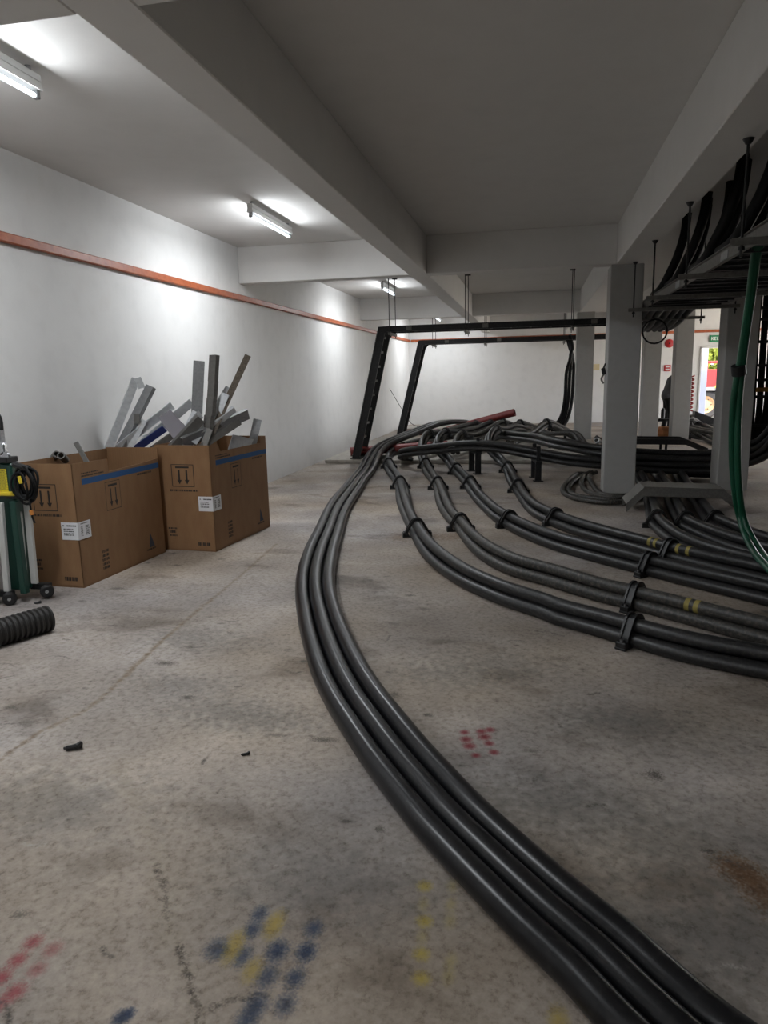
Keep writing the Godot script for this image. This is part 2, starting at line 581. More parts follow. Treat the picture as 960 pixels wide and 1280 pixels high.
func make_shell() -> void:
	make_floor()
	var top := 3.39
	var low := 2.91
	# ceiling slab, walls with thickness
	structure("ceiling", Geo.new().box(Vector3(2.5, top + 0.15, -9.5), Vector3(13.4, 0.3, 29.4)), M.ceiling, "painted concrete ceiling slab", "ceiling")
	structure("wall_left", Geo.new().box(Vector3(-4.13, 1.7, -9.5), Vector3(0.2, 3.4, 29.0)), M.paint, "long white painted wall on the left with an orange strip", "wall")
	var dx0 := 4.95
	var dx1 := 6.25
	var back := Geo.new()
	back.box(Vector3((-4.03 + dx0) / 2, 1.7, -23.7), Vector3(dx0 + 4.03, 3.4, 0.2))
	back.box(Vector3((dx1 + 9.03) / 2, 1.7, -23.7), Vector3(9.03 - dx1, 3.4, 0.2))
	back.box(Vector3((dx0 + dx1) / 2, 2.83, -23.7), Vector3(dx1 - dx0, 1.14, 0.2))
	structure("wall_back", back, M.paint, "white back wall with a doorway to the yard", "wall")
	var front := Geo.new()
	front.box(Vector3(-3.68, 1.7, 4.9), Vector3(0.7, 3.4, 0.2))
	front.box(Vector3(3.2, 1.7, 4.9), Vector3(11.66, 3.4, 0.2))
	front.box(Vector3(-2.98, 2.75, 4.9), Vector3(0.72, 1.3, 0.2))
	structure("wall_front", front, M.paint, "white wall behind the camera with an open doorway", "wall")
	var right := Geo.new()
	right.box(Vector3(9.13, 1.7, -4.5), Vector3(0.2, 3.4, 19.0))
	right.box(Vector3(9.13, 1.7, -23.5), Vector3(0.2, 3.4, 0.6))
	right.box(Vector3(9.13, 3.15, -18.6), Vector3(0.2, 0.5, 9.2))
	structure("wall_right", right, M.paint)
	# door frame of the doorway
	var df := Geo.new()
	df.box(Vector3(dx0 + 0.02, 1.13, -23.68), Vector3(0.05, 2.26, 0.26), Basis.IDENTITY, 0.006)
	df.box(Vector3(dx1 - 0.02, 1.13, -23.68), Vector3(0.05, 2.26, 0.26), Basis.IDENTITY, 0.006)
	df.box(Vector3((dx0 + dx1) / 2, 2.24, -23.68), Vector3(dx1 - dx0, 0.05, 0.26), Basis.IDENTITY, 0.006)
	structure("door_1", df, M.steel_white, "white frame of the open doorway in the back wall", "door")
	# beams
	var beams := [
		[Vector3(-1.52, 0, -9.5), Vector3(0.24, 0, 28.8), "long ceiling beam running down the room beside the lit left bay"],
		[Vector3(1.13, 0, -9.5), Vector3(0.28, 0, 28.8), "long ceiling beam resting on the nearest row of columns"],
		[Vector3(2.6, 0, -9.5), Vector3(0.28, 0, 28.8), "long ceiling beam above the second row of columns"],
	]
	for z in [-2.47, -9.80, -17.0]:
		var nm: String = {-2.47: "nearest", -9.80: "middle", -17.0: "farthest"}[z]
		beams.append([Vector3(-2.835, 0, z), Vector3(2.39, 0, 0.24), nm + " cross beam over the lit left bay"])
		beams.append([Vector3(-0.205, 0, z), Vector3(2.39, 0, 0.24), nm + " cross beam over the dark middle bay"])
		beams.append([Vector3(5.88, 0, z), Vector3(6.28, 0, 0.24), nm + " cross beam beyond the columns on the right"])
	for b in beams:
		var s: Vector3 = b[1]
		structure("ceiling_beam", Geo.new().box(Vector3(b[0].x, (top + low) / 2, b[0].z), Vector3(s.x, top - low, s.z), Basis.IDENTITY, 0.006), M.ceiling, b[2], "beam")
	# columns
	var cols := [[1.13, -9.94, 0.40, "nearest grey column standing in front of the cable heap"], [2.61, -10.3, 0.38, "grey column behind the green cables"],
		[1.13, -17.2, 0.38, "grey column left of and behind the nearest column"], [2.58, -17.2, 0.36, "grey column just right of and behind the nearest column"],
		[3.24, -17.2, 0.36, "grey column that hides half of the person"], [1.13, -2.5, 0.40, "grey column beside the camera"], [2.61, -2.5, 0.40, "grey column of the second row beside the camera"]]
	for c in cols:
		var h := 2.91 if c[0] < 3.0 else 3.39
		structure("column", Geo.new().box(Vector3(c[0], h / 2, c[1]), Vector3(c[2], h, 0.40), Basis.IDENTITY, 0.008), M.column, c[3], "column")
	# orange strip on the walls
	structure("trim_1", Geo.new().box(Vector3(-4.005, 2.715, -9.5), Vector3(0.05, 0.075, 28.6), Basis.IDENTITY, 0.008), M.orange, "orange brown strip running along the left wall", "wall strip")
	structure("trim_2", Geo.new().box(Vector3(2.5, 2.715, -23.575), Vector3(12.9, 0.075, 0.05), Basis.IDENTITY, 0.008), M.orange, "orange brown strip running along the back wall", "wall strip")
	# raised slab behind the kerb
	structure("floor_slab", Geo.new().box(Vector3(-1.27, 0.035, -15.2), Vector3(5.16, 0.07, 4.6), Basis.IDENTITY, 0.01), M.slab, "low raised concrete slab under the heap of cables", "slab")
	structure("floor_slab", Geo.new().box(Vector3(-2.6, 0.05, -20.9), Vector3(2.2, 0.10, 1.2), Basis.IDENTITY, 0.01), M.slab, "small raised concrete slab by the back wall", "slab")

# ---------------------------------------------------------------- lights
func make_fixture(spec: Array) -> void:
	var z: float = spec[0]
	var f := thing("fluorescent_light", Vector3(-2.86, 3.245, z), spec[1], "ceiling light", "fluorescent batten lights")
	var L := 1.24
	var tray := PackedVector2Array([Vector2(-0.034, 0.03), Vector2(-0.026, 0.075), Vector2(0.026, 0.075), Vector2(0.034, 0.03)])
	obj("reflector", Geo.new().prism(tray, Vector3(0, 0, -L / 2), Vector3.RIGHT, Vector3.UP, L), M.steel_white, f)
	obj("housing", Geo.new().box(Vector3(0, 0.095, 0), Vector3(0.06, 0.04, L), Basis.IDENTITY, 0.004), M.steel_white, f)
	var glow := mat(Color(0.95, 0.97, 1.0), 0.4)
	glow.emission_enabled = true
	glow.emission = Color(0.93, 0.97, 1.0)
	glow.emission_energy_multiplier = 3.0
	obj("tube", Geo.new().rod(Vector3(0, 0, -0.58), Vector3(0, 0, 0.58), 0.014, 14), glow, f)
	for s in [-1.0, 1.0]:
		obj("end_socket", Geo.new().box(Vector3(0, 0.02, 0.60 * s), Vector3(0.035, 0.07, 0.03), Basis.IDENTITY, 0.004), M.galv, f)
		obj("mount", Geo.new().rod(Vector3(0, 0.115, 0.55 * s), Vector3(0, 0.144, 0.55 * s), 0.018, 10), M.galv, f)
	# the tube shines all round below its spine: one face looks down, one to each side
	for s in [[-90.0, 1.2], [-12.0, 0.27], [-168.0, 0.27]]:
		var a := AreaLight3D.new()
		a.name = "tube_light"
		a.area_size = Vector2(1.16, 0.028)
		a.light_energy = TUBE_ENERGY * s[1]
		a.light_color = Color(0.96, 0.98, 1.0)
		a.shadow_enabled = true
		a.area_range = 40.0
		f.add_child(a, true)
		var dir := Vector3(cos(deg_to_rad(s[0])), sin(deg_to_rad(s[0])), 0)
		var bx := Vector3(0, 0, 1)
		a.transform = Transform3D(Basis(bx, (-dir).cross(bx), -dir), dir * 0.02)

# ---------------------------------------------------------------- cables on the floor
func cable(line: PackedVector3Array, r: float, m: Material, label: String, group: String, sides := 12) -> MeshInstance3D:
	var o := obj("power_cable", Geo.new().tube(line, r, sides), m)
	tag(o, label, "cable", group)
	return o

var cleat_proto: Node3D = null

func make_cleat(xf: Transform3D, label: String) -> void:
	if cleat_proto == null:
		var c := thing("cable_cleat", Vector3.ZERO, "", "cable clamp", "trefoil clamps on the cable runs")
		var outer := PackedVector2Array()
		var arcs := [[Vector2(-0.045, -0.045), 215.0, 150.0], [Vector2(0, 0.033), 150.0, 30.0], [Vector2(0.045, -0.045), 30.0, -35.0]]
		for ring in [[0.062, 0.0, 0.055], [0.072, -0.024, 0.014], [0.072, 0.024, 0.014]]:
			var poly := PackedVector2Array()
			for a in arcs:
				for k in 7:
					var an := deg_to_rad(lerpf(a[1], a[2], k / 6.0))
					poly.append(a[0] + Vector2(cos(an), sin(an)) * ring[0])
			for q in 3:
				var a: Array = arcs[2 - q]
				for k in 7:
					var an := deg_to_rad(lerpf(a[2], a[1], k / 6.0))
					poly.append(a[0] + Vector2(cos(an), sin(an)) * 0.047)
			obj("strap" if ring[1] == 0.0 else "rib", Geo.new().prism(poly, Vector3(0, 0, ring[1] - ring[2] / 2), Vector3.RIGHT, Vector3.UP, ring[2]), M.black_plastic, c)
		obj("base", Geo.new().box(Vector3(0, -0.083, 0), Vector3(0.30, 0.014, 0.07), Basis.IDENTITY, 0.003), M.black_plastic, c)
		for s in [-1.0, 1.0]:
			obj("foot", Geo.new().box(Vector3(0.125 * s, -0.06, 0), Vector3(0.045, 0.036, 0.066), Basis.IDENTITY, 0.005), M.black_plastic, c)
			obj("bolt", Geo.new().rod(Vector3(0.13 * s, -0.044, 0), Vector3(0.13 * s, -0.028, 0), 0.012, 6), M.bolt, c)
		cleat_proto = c
		c.transform = xf
		c.set_meta("label", label)
		return
	var d: Node3D = cleat_proto.duplicate()
	d.name = numbered("cable_cleat")
	add_child(d)
	d.transform = xf
	d.set_meta("label", label)

func frame_at(line: PackedVector3Array, p: Vector3) -> Transform3D:
	var best := 1
	for k in range(1, line.size() - 1):
		if line[k].distance_squared_to(p) < line[best].distance_squared_to(p):
			best = k
	var tg := (line[best + 1] - line[best - 1]).normalized()
	var side := tg.cross(Vector3.UP).normalized()
	return Transform3D(Basis(side, side.cross(tg), -tg).orthonormalized(), line[best])

const TREFOIL := [[-0.045, -0.045, "left lower"], [0.045, -0.045, "right lower"], [0.0, 0.033, "upper"]]

func make_floor_cables() -> void:
	# three cables side by side, sweeping round the foreground
	var mid := spline(paths.sweep, 0.05)
	var which := ["left", "middle", "right"]
	for k in 3:
		var line := beside(mid, (k - 1) * 0.104, 0.0, k, 0.006)
		cable(line, 0.05, M.cable_new, "%s black cable of the three sweeping from the bottom right corner" % which[2 - k], "foreground sweep of three cables", 20)
	var runs := [["b1", "nearest trefoil run curving away to the right edge", M.cable], ["b2", "second nearest trefoil run curving to the right edge", M.cable_dusty],
		["b3", "third trefoil run from the front curving right", M.cable], ["b4", "fourth trefoil run from the front curving right", M.cable],
		["r1", "leftmost trefoil run coming from under the grey steel bridge", M.cable], ["r2", "middle trefoil run coming from under the grey steel bridge", M.cable], ["r3", "rightmost trefoil run coming from under the grey steel bridge", M.cable],
		["p0", "arched trefoil run at the far left of the cable heap", M.cable_dusty], ["p1", "second arched trefoil run from the left in the cable heap", M.cable_dusty],
		["p2", "third arched trefoil run from the left in the cable heap", M.cable_dusty], ["p3", "arched trefoil run at the right end of the cable heap", M.cable_dusty],
		["p4", "dark trefoil run leaving the cable heap behind the nearest column", M.cable]]
	var nth := ["farthest", "second farthest", "second nearest", "nearest"]
	var seed_ := 50
	for r in runs:
		var key: String = r[0]
		var line := spline(paths[key], 0.07)
		for t in TREFOIL:
			seed_ += 1
			cable(beside(line, t[0], t[1], seed_, 0.012 if t[1] < 0 else 0.006), 0.0445, r[2], "%s cable of the %s" % [t[2], r[1]], "trefoil cable runs", 12)
		if key == "b4" or key == "b2":
			var top := beside(line, 0.0, 0.033, seed_, 0.006)
			var host: Node = get_node("power_cable_%03d" % (taken["power_cable"] - 1))
			for spot in (paths.marks_b4 if key == "b4" else paths.marks_b2):
				var fr := frame_at(top, spot)
				var mk := obj("paint_mark", Geo.new().tube(PackedVector3Array([fr.origin - fr.basis.z * 0.016, fr.origin + fr.basis.z * 0.016]), 0.0452, 12, false), M.ochre, host)
				mk.set_meta("label", "yellow paint mark")
		if paths.has("cleat_" + key):
			var spots: Array = paths["cleat_" + key]
			for k in spots.size():
				make_cleat(frame_at(line, spots[k]), "%s clamp on the %s" % [nth[k], r[1]] if spots.size() > 1 else "black clamp on the " + r[1])
	# clamps on the crests of the heap
	var crest := [["b2", Vector3(-1.973, 0.488, -13.7), "front"], ["b3", Vector3(-1.634, 0.509, -13.6), "front"], ["p1", Vector3(-1.328, 0.477, -13.6), "front"], ["b4", Vector3(-0.68, 0.563, -13.6), "front"],
		["b2", Vector3(-1.226, 0.504, -15.8), "rear"], ["b3", Vector3(-0.918, 0.512, -15.9), "rear"], ["p1", Vector3(-0.643, 0.52, -16.0), "rear"], ["p2", Vector3(-0.276, 0.506, -15.9), "rear"], ["p3", Vector3(0.281, 0.539, -15.6), "rear"]]
	var ord := ["first", "second", "third", "fourth", "first", "second", "third", "fourth", "fifth"]
	for k in crest.size():
		var c: Array = crest[k]
		make_cleat(frame_at(spline(paths[c[0]], 0.07), c[1]), "%s clamp from the left on the %s crest of the cable heap" % [ord[k], c[2]])
	var loops := ["outermost", "second", "third", "innermost"]
	for k in 4:
		cable(spline(paths["s%d" % (k + 1)], 0.06), 0.032, M.cable_dusty, "%s dusty cable looping on the floor at the nearest column" % loops[k], "cables looping round the nearest column", 10)
	for k in 3:
		cable(beside(spline(paths.drop, 0.08), (k - 1) * 0.085, 0.03 * k, k, 0.01), 0.042, M.cable_black, "%s black cable hanging down left of the far column" % ["left", "middle", "right"][k], "cables hanging by the far column", 10)
	for k in 2:
		cable(beside(spline(paths.stub, 0.06), (k - 0.5) * 0.1, 0.0, k), 0.042, M.cable_dusty, "%s grey cable bending down in front of the far column" % ["left", "right"][k], "cables bending down at the far column", 10)
	var coils := ["lowest wide", "inner", "nearest", "topmost", "straight"]
	for k in 5:
		var line := spline(paths["coil%d" % (k + 1)], 0.06)
		cable(line, 0.045, M.cable_dusty, "%s black cable of the loose coil on the floor near the doorway" % coils[k], "loose coil near the doorway", 10)
		cable(beside(line, 0.10, 0.03, k), 0.045, M.cable_dusty, "companion of the %s cable of the loose coil near the doorway" % coils[k], "loose coil near the doorway", 10)
	for k in 2:
		var o := obj("earth_cable", Geo.new().tube(spline(paths["green%d" % (k + 1)], 0.05), 0.026, 12), M.green)
		tag(o, "%s green earth cable hanging from the overhead tray to the floor" % ["left", "right"][k], "cable", "green earth cables")
	var band := obj("cable_tie", Geo.new().tube(spline([Vector3(1.515, 1.62, -5.92), Vector3(1.53, 1.55, -5.94)], 0.04), 0.052, 12), M.black_plastic)
	tag(band, "black tape binding the two green earth cables", "tape")

func post_stand(at: Vector3, h: float, turn: float, label: String) -> void:
	var s := thing("cable_stand", at, label, "cable stand", "black stands under the raised cables")
	s.rotation.y = turn
	for e in [-1.0, 1.0]:
		obj("leg", Geo.new().box(Vector3(0, h / 2, 0.2 * e), Vector3(0.09, h, 0.05), Basis.IDENTITY, 0.004), M.black_steel, s)
		obj("base_plate", Geo.new().box(Vector3(0, 0.006, 0.2 * e), Vector3(0.14, 0.012, 0.12)), M.black_steel, s)
	obj("cross_bar", Geo.new().box(Vector3(0, h + 0.02, 0), Vector3(0.09, 0.04, 0.5), Basis.IDENTITY, 0.004), M.black_steel, s)
	obj("clamp", Geo.new().box(Vector3(0, h + 0.15, 0.2), Vector3(0.06, 0.22, 0.03), Basis.IDENTITY, 0.008), M.black_plastic, s)
	obj("clamp", Geo.new().box(Vector3(0, h + 0.15, -0.2), Vector3(0.06, 0.22, 0.03), Basis.IDENTITY, 0.008), M.black_plastic, s)

func ladder_bridge(pts: PackedVector2Array, z0: float, z1: float, rail: float, m: Material, label: String) -> void:
	var b := thing("cable_bridge", Vector3(pts[0].x, 0, (z0 + z1) / 2), label, "cable bridge", "bent ladder bridges over cables")
	var o := pts[0].x
	var zc := (z0 + z1) / 2
	for z in [z0, z1]:
		var poly := PackedVector2Array()
		for p in pts:
			poly.append(Vector2(p.x - o, p.y + rail))
		for k in range(pts.size() - 1, -1, -1):
			poly.append(Vector2(pts[k].x - o, pts[k].y))
		obj("side_rail", Geo.new().prism(poly, Vector3(0, 0, z - zc - 0.006), Vector3.RIGHT, Vector3.UP, 0.012), m, b)
		for e in [0.0, rail]:
			var lip := PackedVector2Array()
			for p in pts:
				lip.append(Vector2(p.x - o, p.y + e + 0.005))
			for k in range(pts.size() - 1, -1, -1):
				lip.append(Vector2(pts[k].x - o, pts[k].y + e - 0.005))
			obj("rail_flange", Geo.new().prism(lip, Vector3(0, 0, z - zc - (0.0 if z == z1 else 0.03)), Vector3.RIGHT, Vector3.UP, 0.03), m, b)
	for k in pts.size() - 1:
		var p := pts[k]
		var q := pts[k + 1]
		var cnt := maxi(1, int(p.distance_to(q) / 0.22))
		for j in cnt:
			var w := p.lerp(q, (j + 0.5) / cnt)
			obj("rung", Geo.new().box(Vector3(w.x - o, w.y + 0.02, 0), Vector3(0.035, 0.02, absf(z1 - z0) - 0.02)), m, b)

func make_raised_run() -> void:
	var mid := spline(paths.raised, 0.07)
	var joining := spline(paths.joining, 0.07)
	var offs := [[-0.05, -0.07], [0.05, -0.07], [-0.05, 0.02], [0.05, 0.02], [-0.05, -0.0], [0.05, -0.0], [0.0, 0.085]]
	var names := ["rear bottom", "front bottom", "rear middle", "front middle", "rear upper", "front upper", "topmost"]
	for k in 7:
		cable(beside(mid if k < 4 else joining, offs[k][0], offs[k][1], 90 + k, 0.012), 0.043, M.cable_dusty if k == 2 else M.cable, "%s cable of the raised run on stands behind the nearest column" % names[k], "raised cable run", 12)
	post_stand(Vector3(0.06, 0, -11.0), 0.27, 0.15, "right black stand under the raised cables, left of the nearest column")
	post_stand(Vector3(-0.93, 0.0, -11.75), 0.33, 0.35, "left black stand under the raised cables, near the kerb")
	ladder_bridge(PackedVector2Array([Vector2(1.07, 0.0), Vector2(1.26, 0.19), Vector2(2.10, 0.17), Vector2(2.32, 0.0)]), -8.45, -8.85, 0.095, M.galv_dirty, "grey steel ladder bridge over the cables by the green hoses")
	ladder_bridge(PackedVector2Array([Vector2(1.3, 0.30), Vector2(2.68, 0.28), Vector2(3.05, 0.12)]), -13.5, -14.1, 0.09, M.black_steel, "black steel ladder bridge behind the nearest column")
	obj("cover", Geo.new().box(Vector3(0.61, 0.282, 0), Vector3(0.86, 0.008, 0.42), Basis(Vector3.BACK, -0.024)), M.galv_dirty, get_node("cable_bridge"))
	obj("cover", Geo.new().box(Vector3(0.095, 0.19, 0), Vector3(0.27, 0.008, 0.42), Basis(Vector3.BACK, 0.785)), M.galv_dirty, get_node("cable_bridge"))
	obj("cover", Geo.new().box(Vector3(1.14, 0.18, 0), Vector3(0.28, 0.008, 0.42), Basis(Vector3.BACK, -0.66)), M.galv_dirty, get_node("cable_bridge"))
	var legs: Node3D = get_node("cable_bridge_001")
	for x in [0.15, 1.05]:
		for z in [-0.28, 0.28]:
			obj("leg", Geo.new().box(Vector3(x, 0.145, z), Vector3(0.04, 0.29, 0.03)), M.black_steel, legs)
	# dark bench in the heap
	var bench := thing("cable_support", Vector3(0.35, 0.0, -15.0), "low black steel support rail at the right of the cable heap", "cable stand")
	obj("rail", Geo.new().box(Vector3(0, 0.36, 0), Vector3(0.75, 0.07, 0.06), Basis.IDENTITY, 0.004), M.black_steel, bench)
	for x in [-0.3, 0.0, 0.3]:
		obj("leg", Geo.new().box(Vector3(x, 0.195, 0), Vector3(0.06, 0.25, 0.05), Basis.IDENTITY, 0.004), M.black_steel, bench)
	# riser ladder at the right edge
	var lad := thing("riser_ladder", Vector3(3.25, 0, -10.9), "black vertical cable ladder at the right edge of the photo", "cable ladder")
	for x in [-0.35, 0.35]:
		obj("side_rail", Geo.new().box(Vector3(x, 1.45, 0), Vector3(0.09, 2.9, 0.06), Basis.IDENTITY, 0.004), M.black_steel, lad)
	for y in [0.5, 0.8, 1.2, 1.29, 1.43, 1.63, 1.95, 2.25, 2.4, 2.65]:
		obj("rung", Geo.new().box(Vector3(0, y, 0), Vector3(0.62, 0.04, 0.03)), M.black_steel, lad)
	var tagm := obj("terminal", Geo.new().box(Vector3(-0.12, 1.3, 0.05), Vector3(0.22, 0.06, 0.05), Basis.IDENTITY, 0.01), mat(rgb(150, 108, 40), 0.5), lad)
	tagm.set_meta("label", "brown terminal block")
	# risers that climb the ladder from the floor
	for k in 5:
		var y0 := 0.06 + 0.07 * k
		var p := [Vector3(2.2 + 0.1 * k, y0, -11.2), Vector3(2.85, y0 + 0.03, -11.15), Vector3(3.05 + 0.05 * k, y0 + 0.25, -11.1), Vector3(3.05 + 0.09 * k, y0 + 0.75, -11.05), Vector3(3.02 + 0.1 * k, 1.9, -11.0), Vector3(3.02 + 0.1 * k, 2.85, -11.0)]
		cable(spline(p, 0.07), 0.043, M.cable_black, "%s black riser cable climbing the ladder at the right edge" % ["first", "second", "third", "fourth", "fifth"][k], "riser cables on the right ladder", 12)

# ---------------------------------------------------------------- overhead
func channel(g: Geo, a: Vector3, b: Vector3, h: float, lip: float, open_to: Vector3) -> void:
	# a C section from a to b, h tall, its lips pointing to open_to
	var d := (b - a)
	var ey := open_to.cross(d).normalized()
	var t := 0.006
	var poly := PackedVector2Array([Vector2(0, -h / 2), Vector2(lip, -h / 2), Vector2(lip, -h / 2 + t), Vector2(t, -h / 2 + t), Vector2(t, h / 2 - t), Vector2(lip, h / 2 - t), Vector2(lip, h / 2), Vector2(0, h / 2)])
	var ez := open_to.cross(ey).normalized()
	if ez.dot(d) < 0.0:
		ey = -ey
	g.prism(poly, a, open_to, ey, d.length())

func strut(called: String, a: Vector3, b: Vector3, m: Material, parent: Node) -> void:
	var g := Geo.new()
	var d := (b - a).normalized()
	var up := Vector3.UP
	g.box((a + b) / 2 - up * 0.018, Vector3(absf(b.x - a.x) + absf(d.z) * 0.04, 0.005, absf(b.z - a.z) + absf(d.x) * 0.041))
	for s in [-1.0, 1.0]:
		var off: Vector3 = d.cross(up) * 0.019 * s
		g.box((a + b) / 2 + off, Vector3(maxf(absf(b.x - a.x), 0.004), 0.041, maxf(absf(b.z - a.z), 0.004)))
	obj(called, g, m, parent)

func make_overhead() -> void:
	var t := thing("cable_tray", Vector3(1.8, 2.41, -6.6), "overhead galvanised ladder tray full of black cables at upper right", "cable tray")
	var z0 := 3.4
	var z1 := -3.35
	var g := Geo.new()
	channel(g, Vector3(-0.44, 0, z0), Vector3(-0.44, 0, z1), 0.1, 0.03, Vector3.LEFT)
	obj("side_rail", g, M.galv_dirty, t)
	g = Geo.new()
	channel(g, Vector3(0.44, 0, z0), Vector3(0.44, 0, z1), 0.1, 0.03, Vector3.RIGHT)
	obj("side_rail", g, M.galv_dirty, t)
	for k in 22:
		obj("rung", Geo.new().box(Vector3(0, -0.03, z0 - 0.2 - k * 0.3), Vector3(0.87, 0.02, 0.04)), M.black_steel, t)
	for k in 2:
		obj("splice_plate", Geo.new().box(Vector3(-0.447, 0, [0.75, -1.0][k]), Vector3(0.01, 0.06, 0.2), Basis.IDENTITY, 0.002), M.galv, t)
	var zs := [-3.2, -4.8, -6.4, -8.1, -9.57, -11.4]
	for k in zs.size():
		var z: float = zs[k] + 6.6
		strut("strut", Vector3(-0.66, -0.072, z), Vector3(0.62, -0.072, z), M.galv_dirty, t)
		obj("hanger_rod", Geo.new().rod(Vector3(-0.6, -0.16, z), Vector3(-0.6, 0.5, z), 0.009, 8), M.black_steel, t)
		obj("hanger_foot", Geo.new().lathe([Vector2(0.0, -0.035), Vector2(0.016, -0.03), Vector2(0.034, 0.0)], Vector3(-0.6, 0.497, z), Vector3.UP, 10), M.black_steel, t)
		obj("hanger_rod", Geo.new().rod(Vector3(0.57, -0.16, z), Vector3(0.57, 0.98, z), 0.009, 8), M.black_steel, t)
		for x in [-0.6, 0.57]:
			obj("nut", Geo.new().rod(Vector3(x, -0.12, z), Vector3(x, -0.10, z), 0.02, 6), M.black_steel, t)
	var ord := ["first", "second", "third", "fourth", "fifth", "sixth", "seventh", "eighth"]
	for k in 8:
		var x := 1.42 + k * 0.098
		var p := [Vector3(x, 2.455, -2.9), Vector3(x + 0.01, 2.455, -6.0), Vector3(x, 2.455, -9.5), Vector3(x + 0.02, 2.44, -10.8), Vector3(x + 0.05, 2.3, -12.0), Vector3(x + 0.1, 2.28, -13.2)]
		cable(beside(spline(p, 0.1), 0, 0, k, 0.01), 0.045, M.cable_black, "%s black cable from the left lying on the overhead tray" % ord[k], "cables on the overhead tray", 10)
	# cables that come down through the slab onto the tray
	var zz := [-4.55, -5.2, -5.38, -5.95, -6.12, -6.3, -7.0, -7.2, -7.95, -8.3, -8.62, -8.95, -9.3]
	var nth := ["first", "second", "third", "fourth", "fifth", "sixth", "seventh", "eighth", "ninth", "tenth", "eleventh", "twelfth", "thirteenth"]
	for k in zz.size():
		var z: float = zz[k]
		var x := 1.72 + 0.07 * (k % 3)
		var w := 0.12 * sin(k * 2.3)
		var p := [Vector3(x, 3.385, z), Vector3(x - 0.02, 3.15, z - w * 0.3), Vector3(x - 0.08, 2.9, z - w), Vector3(x - 0.15, 2.72, z - w - 0.05), Vector3(x - 0.2, 2.60, z - 0.2), Vector3(x - 0.22, 2.552, z - 0.45), Vector3(x - 0.22, 2.55, z - 0.7)]
		cable(spline(p, 0.05), 0.05, M.cable_black, "%s drop cable from ceiling to tray, counting from the camera" % nth[k], "cables dropping onto the overhead tray", 12)
	# loop of thin wire hanging under the tray
	var ring := PackedVector3Array()
	for k in 25:
		ring.append(Vector3(1.62 + 0.16 * cos(TAU * k / 24.0), 2.12 + 0.16 * sin(TAU * k / 24.0), -10.6))
	tag(obj("wire_loop", Geo.new().tube(ring, 0.012, 8, false), M.cable_black), "thin black wire loop hanging under the overhead tray", "wire")

func make_rack(z: float, x_foot: float, x_top: float, y_top: float, x_end: float, foot_y: float, rods: Array, label: String) -> void:
	var t := thing("cable_ladder", Vector3(x_foot, foot_y, z), label, "cable ladder", "black gallows-shaped cable ladders")
	var dx := x_top - x_foot
	var h := y_top - foot_y
	var w := 0.50
	for zz in [0.0, -w]:
		var g := Geo.new()
		# slanted upright, then the level arm: one rail of plate with lips
		var a := Vector2(0, 0)
		var b := Vector2(dx, h)
		var dir := (b - a).normalized()
		var nrm := Vector2(-dir.y, dir.x) * 0.075
		var poly := PackedVector2Array([a - nrm, a + nrm, b + nrm + dir * 0.03, Vector2(dx + 0.1, h + 0.052), Vector2(x_end - x_foot, h + 0.052), Vector2(x_end - x_foot, h - 0.052), Vector2(dx + 0.12, h - 0.052), b - nrm - dir * 0.14])
		g.prism(poly, Vector3(0, 0, zz - 0.004), Vector3.RIGHT, Vector3.UP, 0.008)
		obj("side_rail", g, M.black_steel, t)
		var lips := Geo.new()
		var zl: float = zz + (-0.016 if zz < 0.0 else 0.016)
		lips.box(Vector3((dx + x_end - x_foot) / 2 + 0.05, h + 0.049, zl), Vector3(x_end - x_top - 0.1, 0.006, 0.03))
		lips.box(Vector3((dx + x_end - x_foot) / 2 + 0.05, h - 0.049, zl), Vector3(x_end - x_top - 0.1, 0.006, 0.03))
		var bas := Basis(Vector3(0, 0, 1), -atan2(dx, h))
		for s in [-1.0, 1.0]:
			lips.box(Vector3(dx / 2, h / 2, zl) + Vector3(-nrm.x, -nrm.y, 0) * s * 0.95, Vector3(0.006, Vector2(dx, h).length() - 0.1, 0.03), bas)
		obj("rail_flange", lips, M.worn_steel, t)
	var n_up := 9
	for k in n_up:
		var f := (k + 0.5) / n_up
		obj("rung", Geo.new().box(Vector3(dx * f, h * f, -w / 2), Vector3(0.02, 0.04, w - 0.01)), M.galv_dirty, t)
	var len_ := x_end - x_top
	var n_l := int(len_ / 0.35)
	for k in n_l:
		obj("rung", Geo.new().box(Vector3(dx + 0.2 + k * 0.35, h - 0.02, -w / 2), Vector3(0.04, 0.02, w - 0.01)), M.black_steel, t)
	obj("foot_plate", Geo.new().box(Vector3(0, 0.006, -w / 2), Vector3(0.2, 0.012, w + 0.1)), M.black_steel, t)
	for rx in rods:
		var x: float = rx - x_foot
		obj("hanger_strut", Geo.new().box(Vector3(x, h - 0.085, -w / 2), Vector3(0.045, 0.045, w + 0.16)), M.galv_dirty, t)
		for zz in [0.05, -w - 0.05]:
			obj("hanger_rod", Geo.new().rod(Vector3(x, h - 0.15, zz), Vector3(x, 3.39 - foot_y, zz), 0.008, 6), M.black_steel, t)
			obj("hanger_foot", Geo.new().box(Vector3(x, 3.38 - foot_y, zz), Vector3(0.09, 0.02, 0.06)), M.black_steel, t)
		obj("clip", Geo.new().box(Vector3(x + 0.35, h, 0.012), Vector3(0.1, 0.07, 0.02), Basis.IDENTITY, 0.003), M.galv_dirty, t)

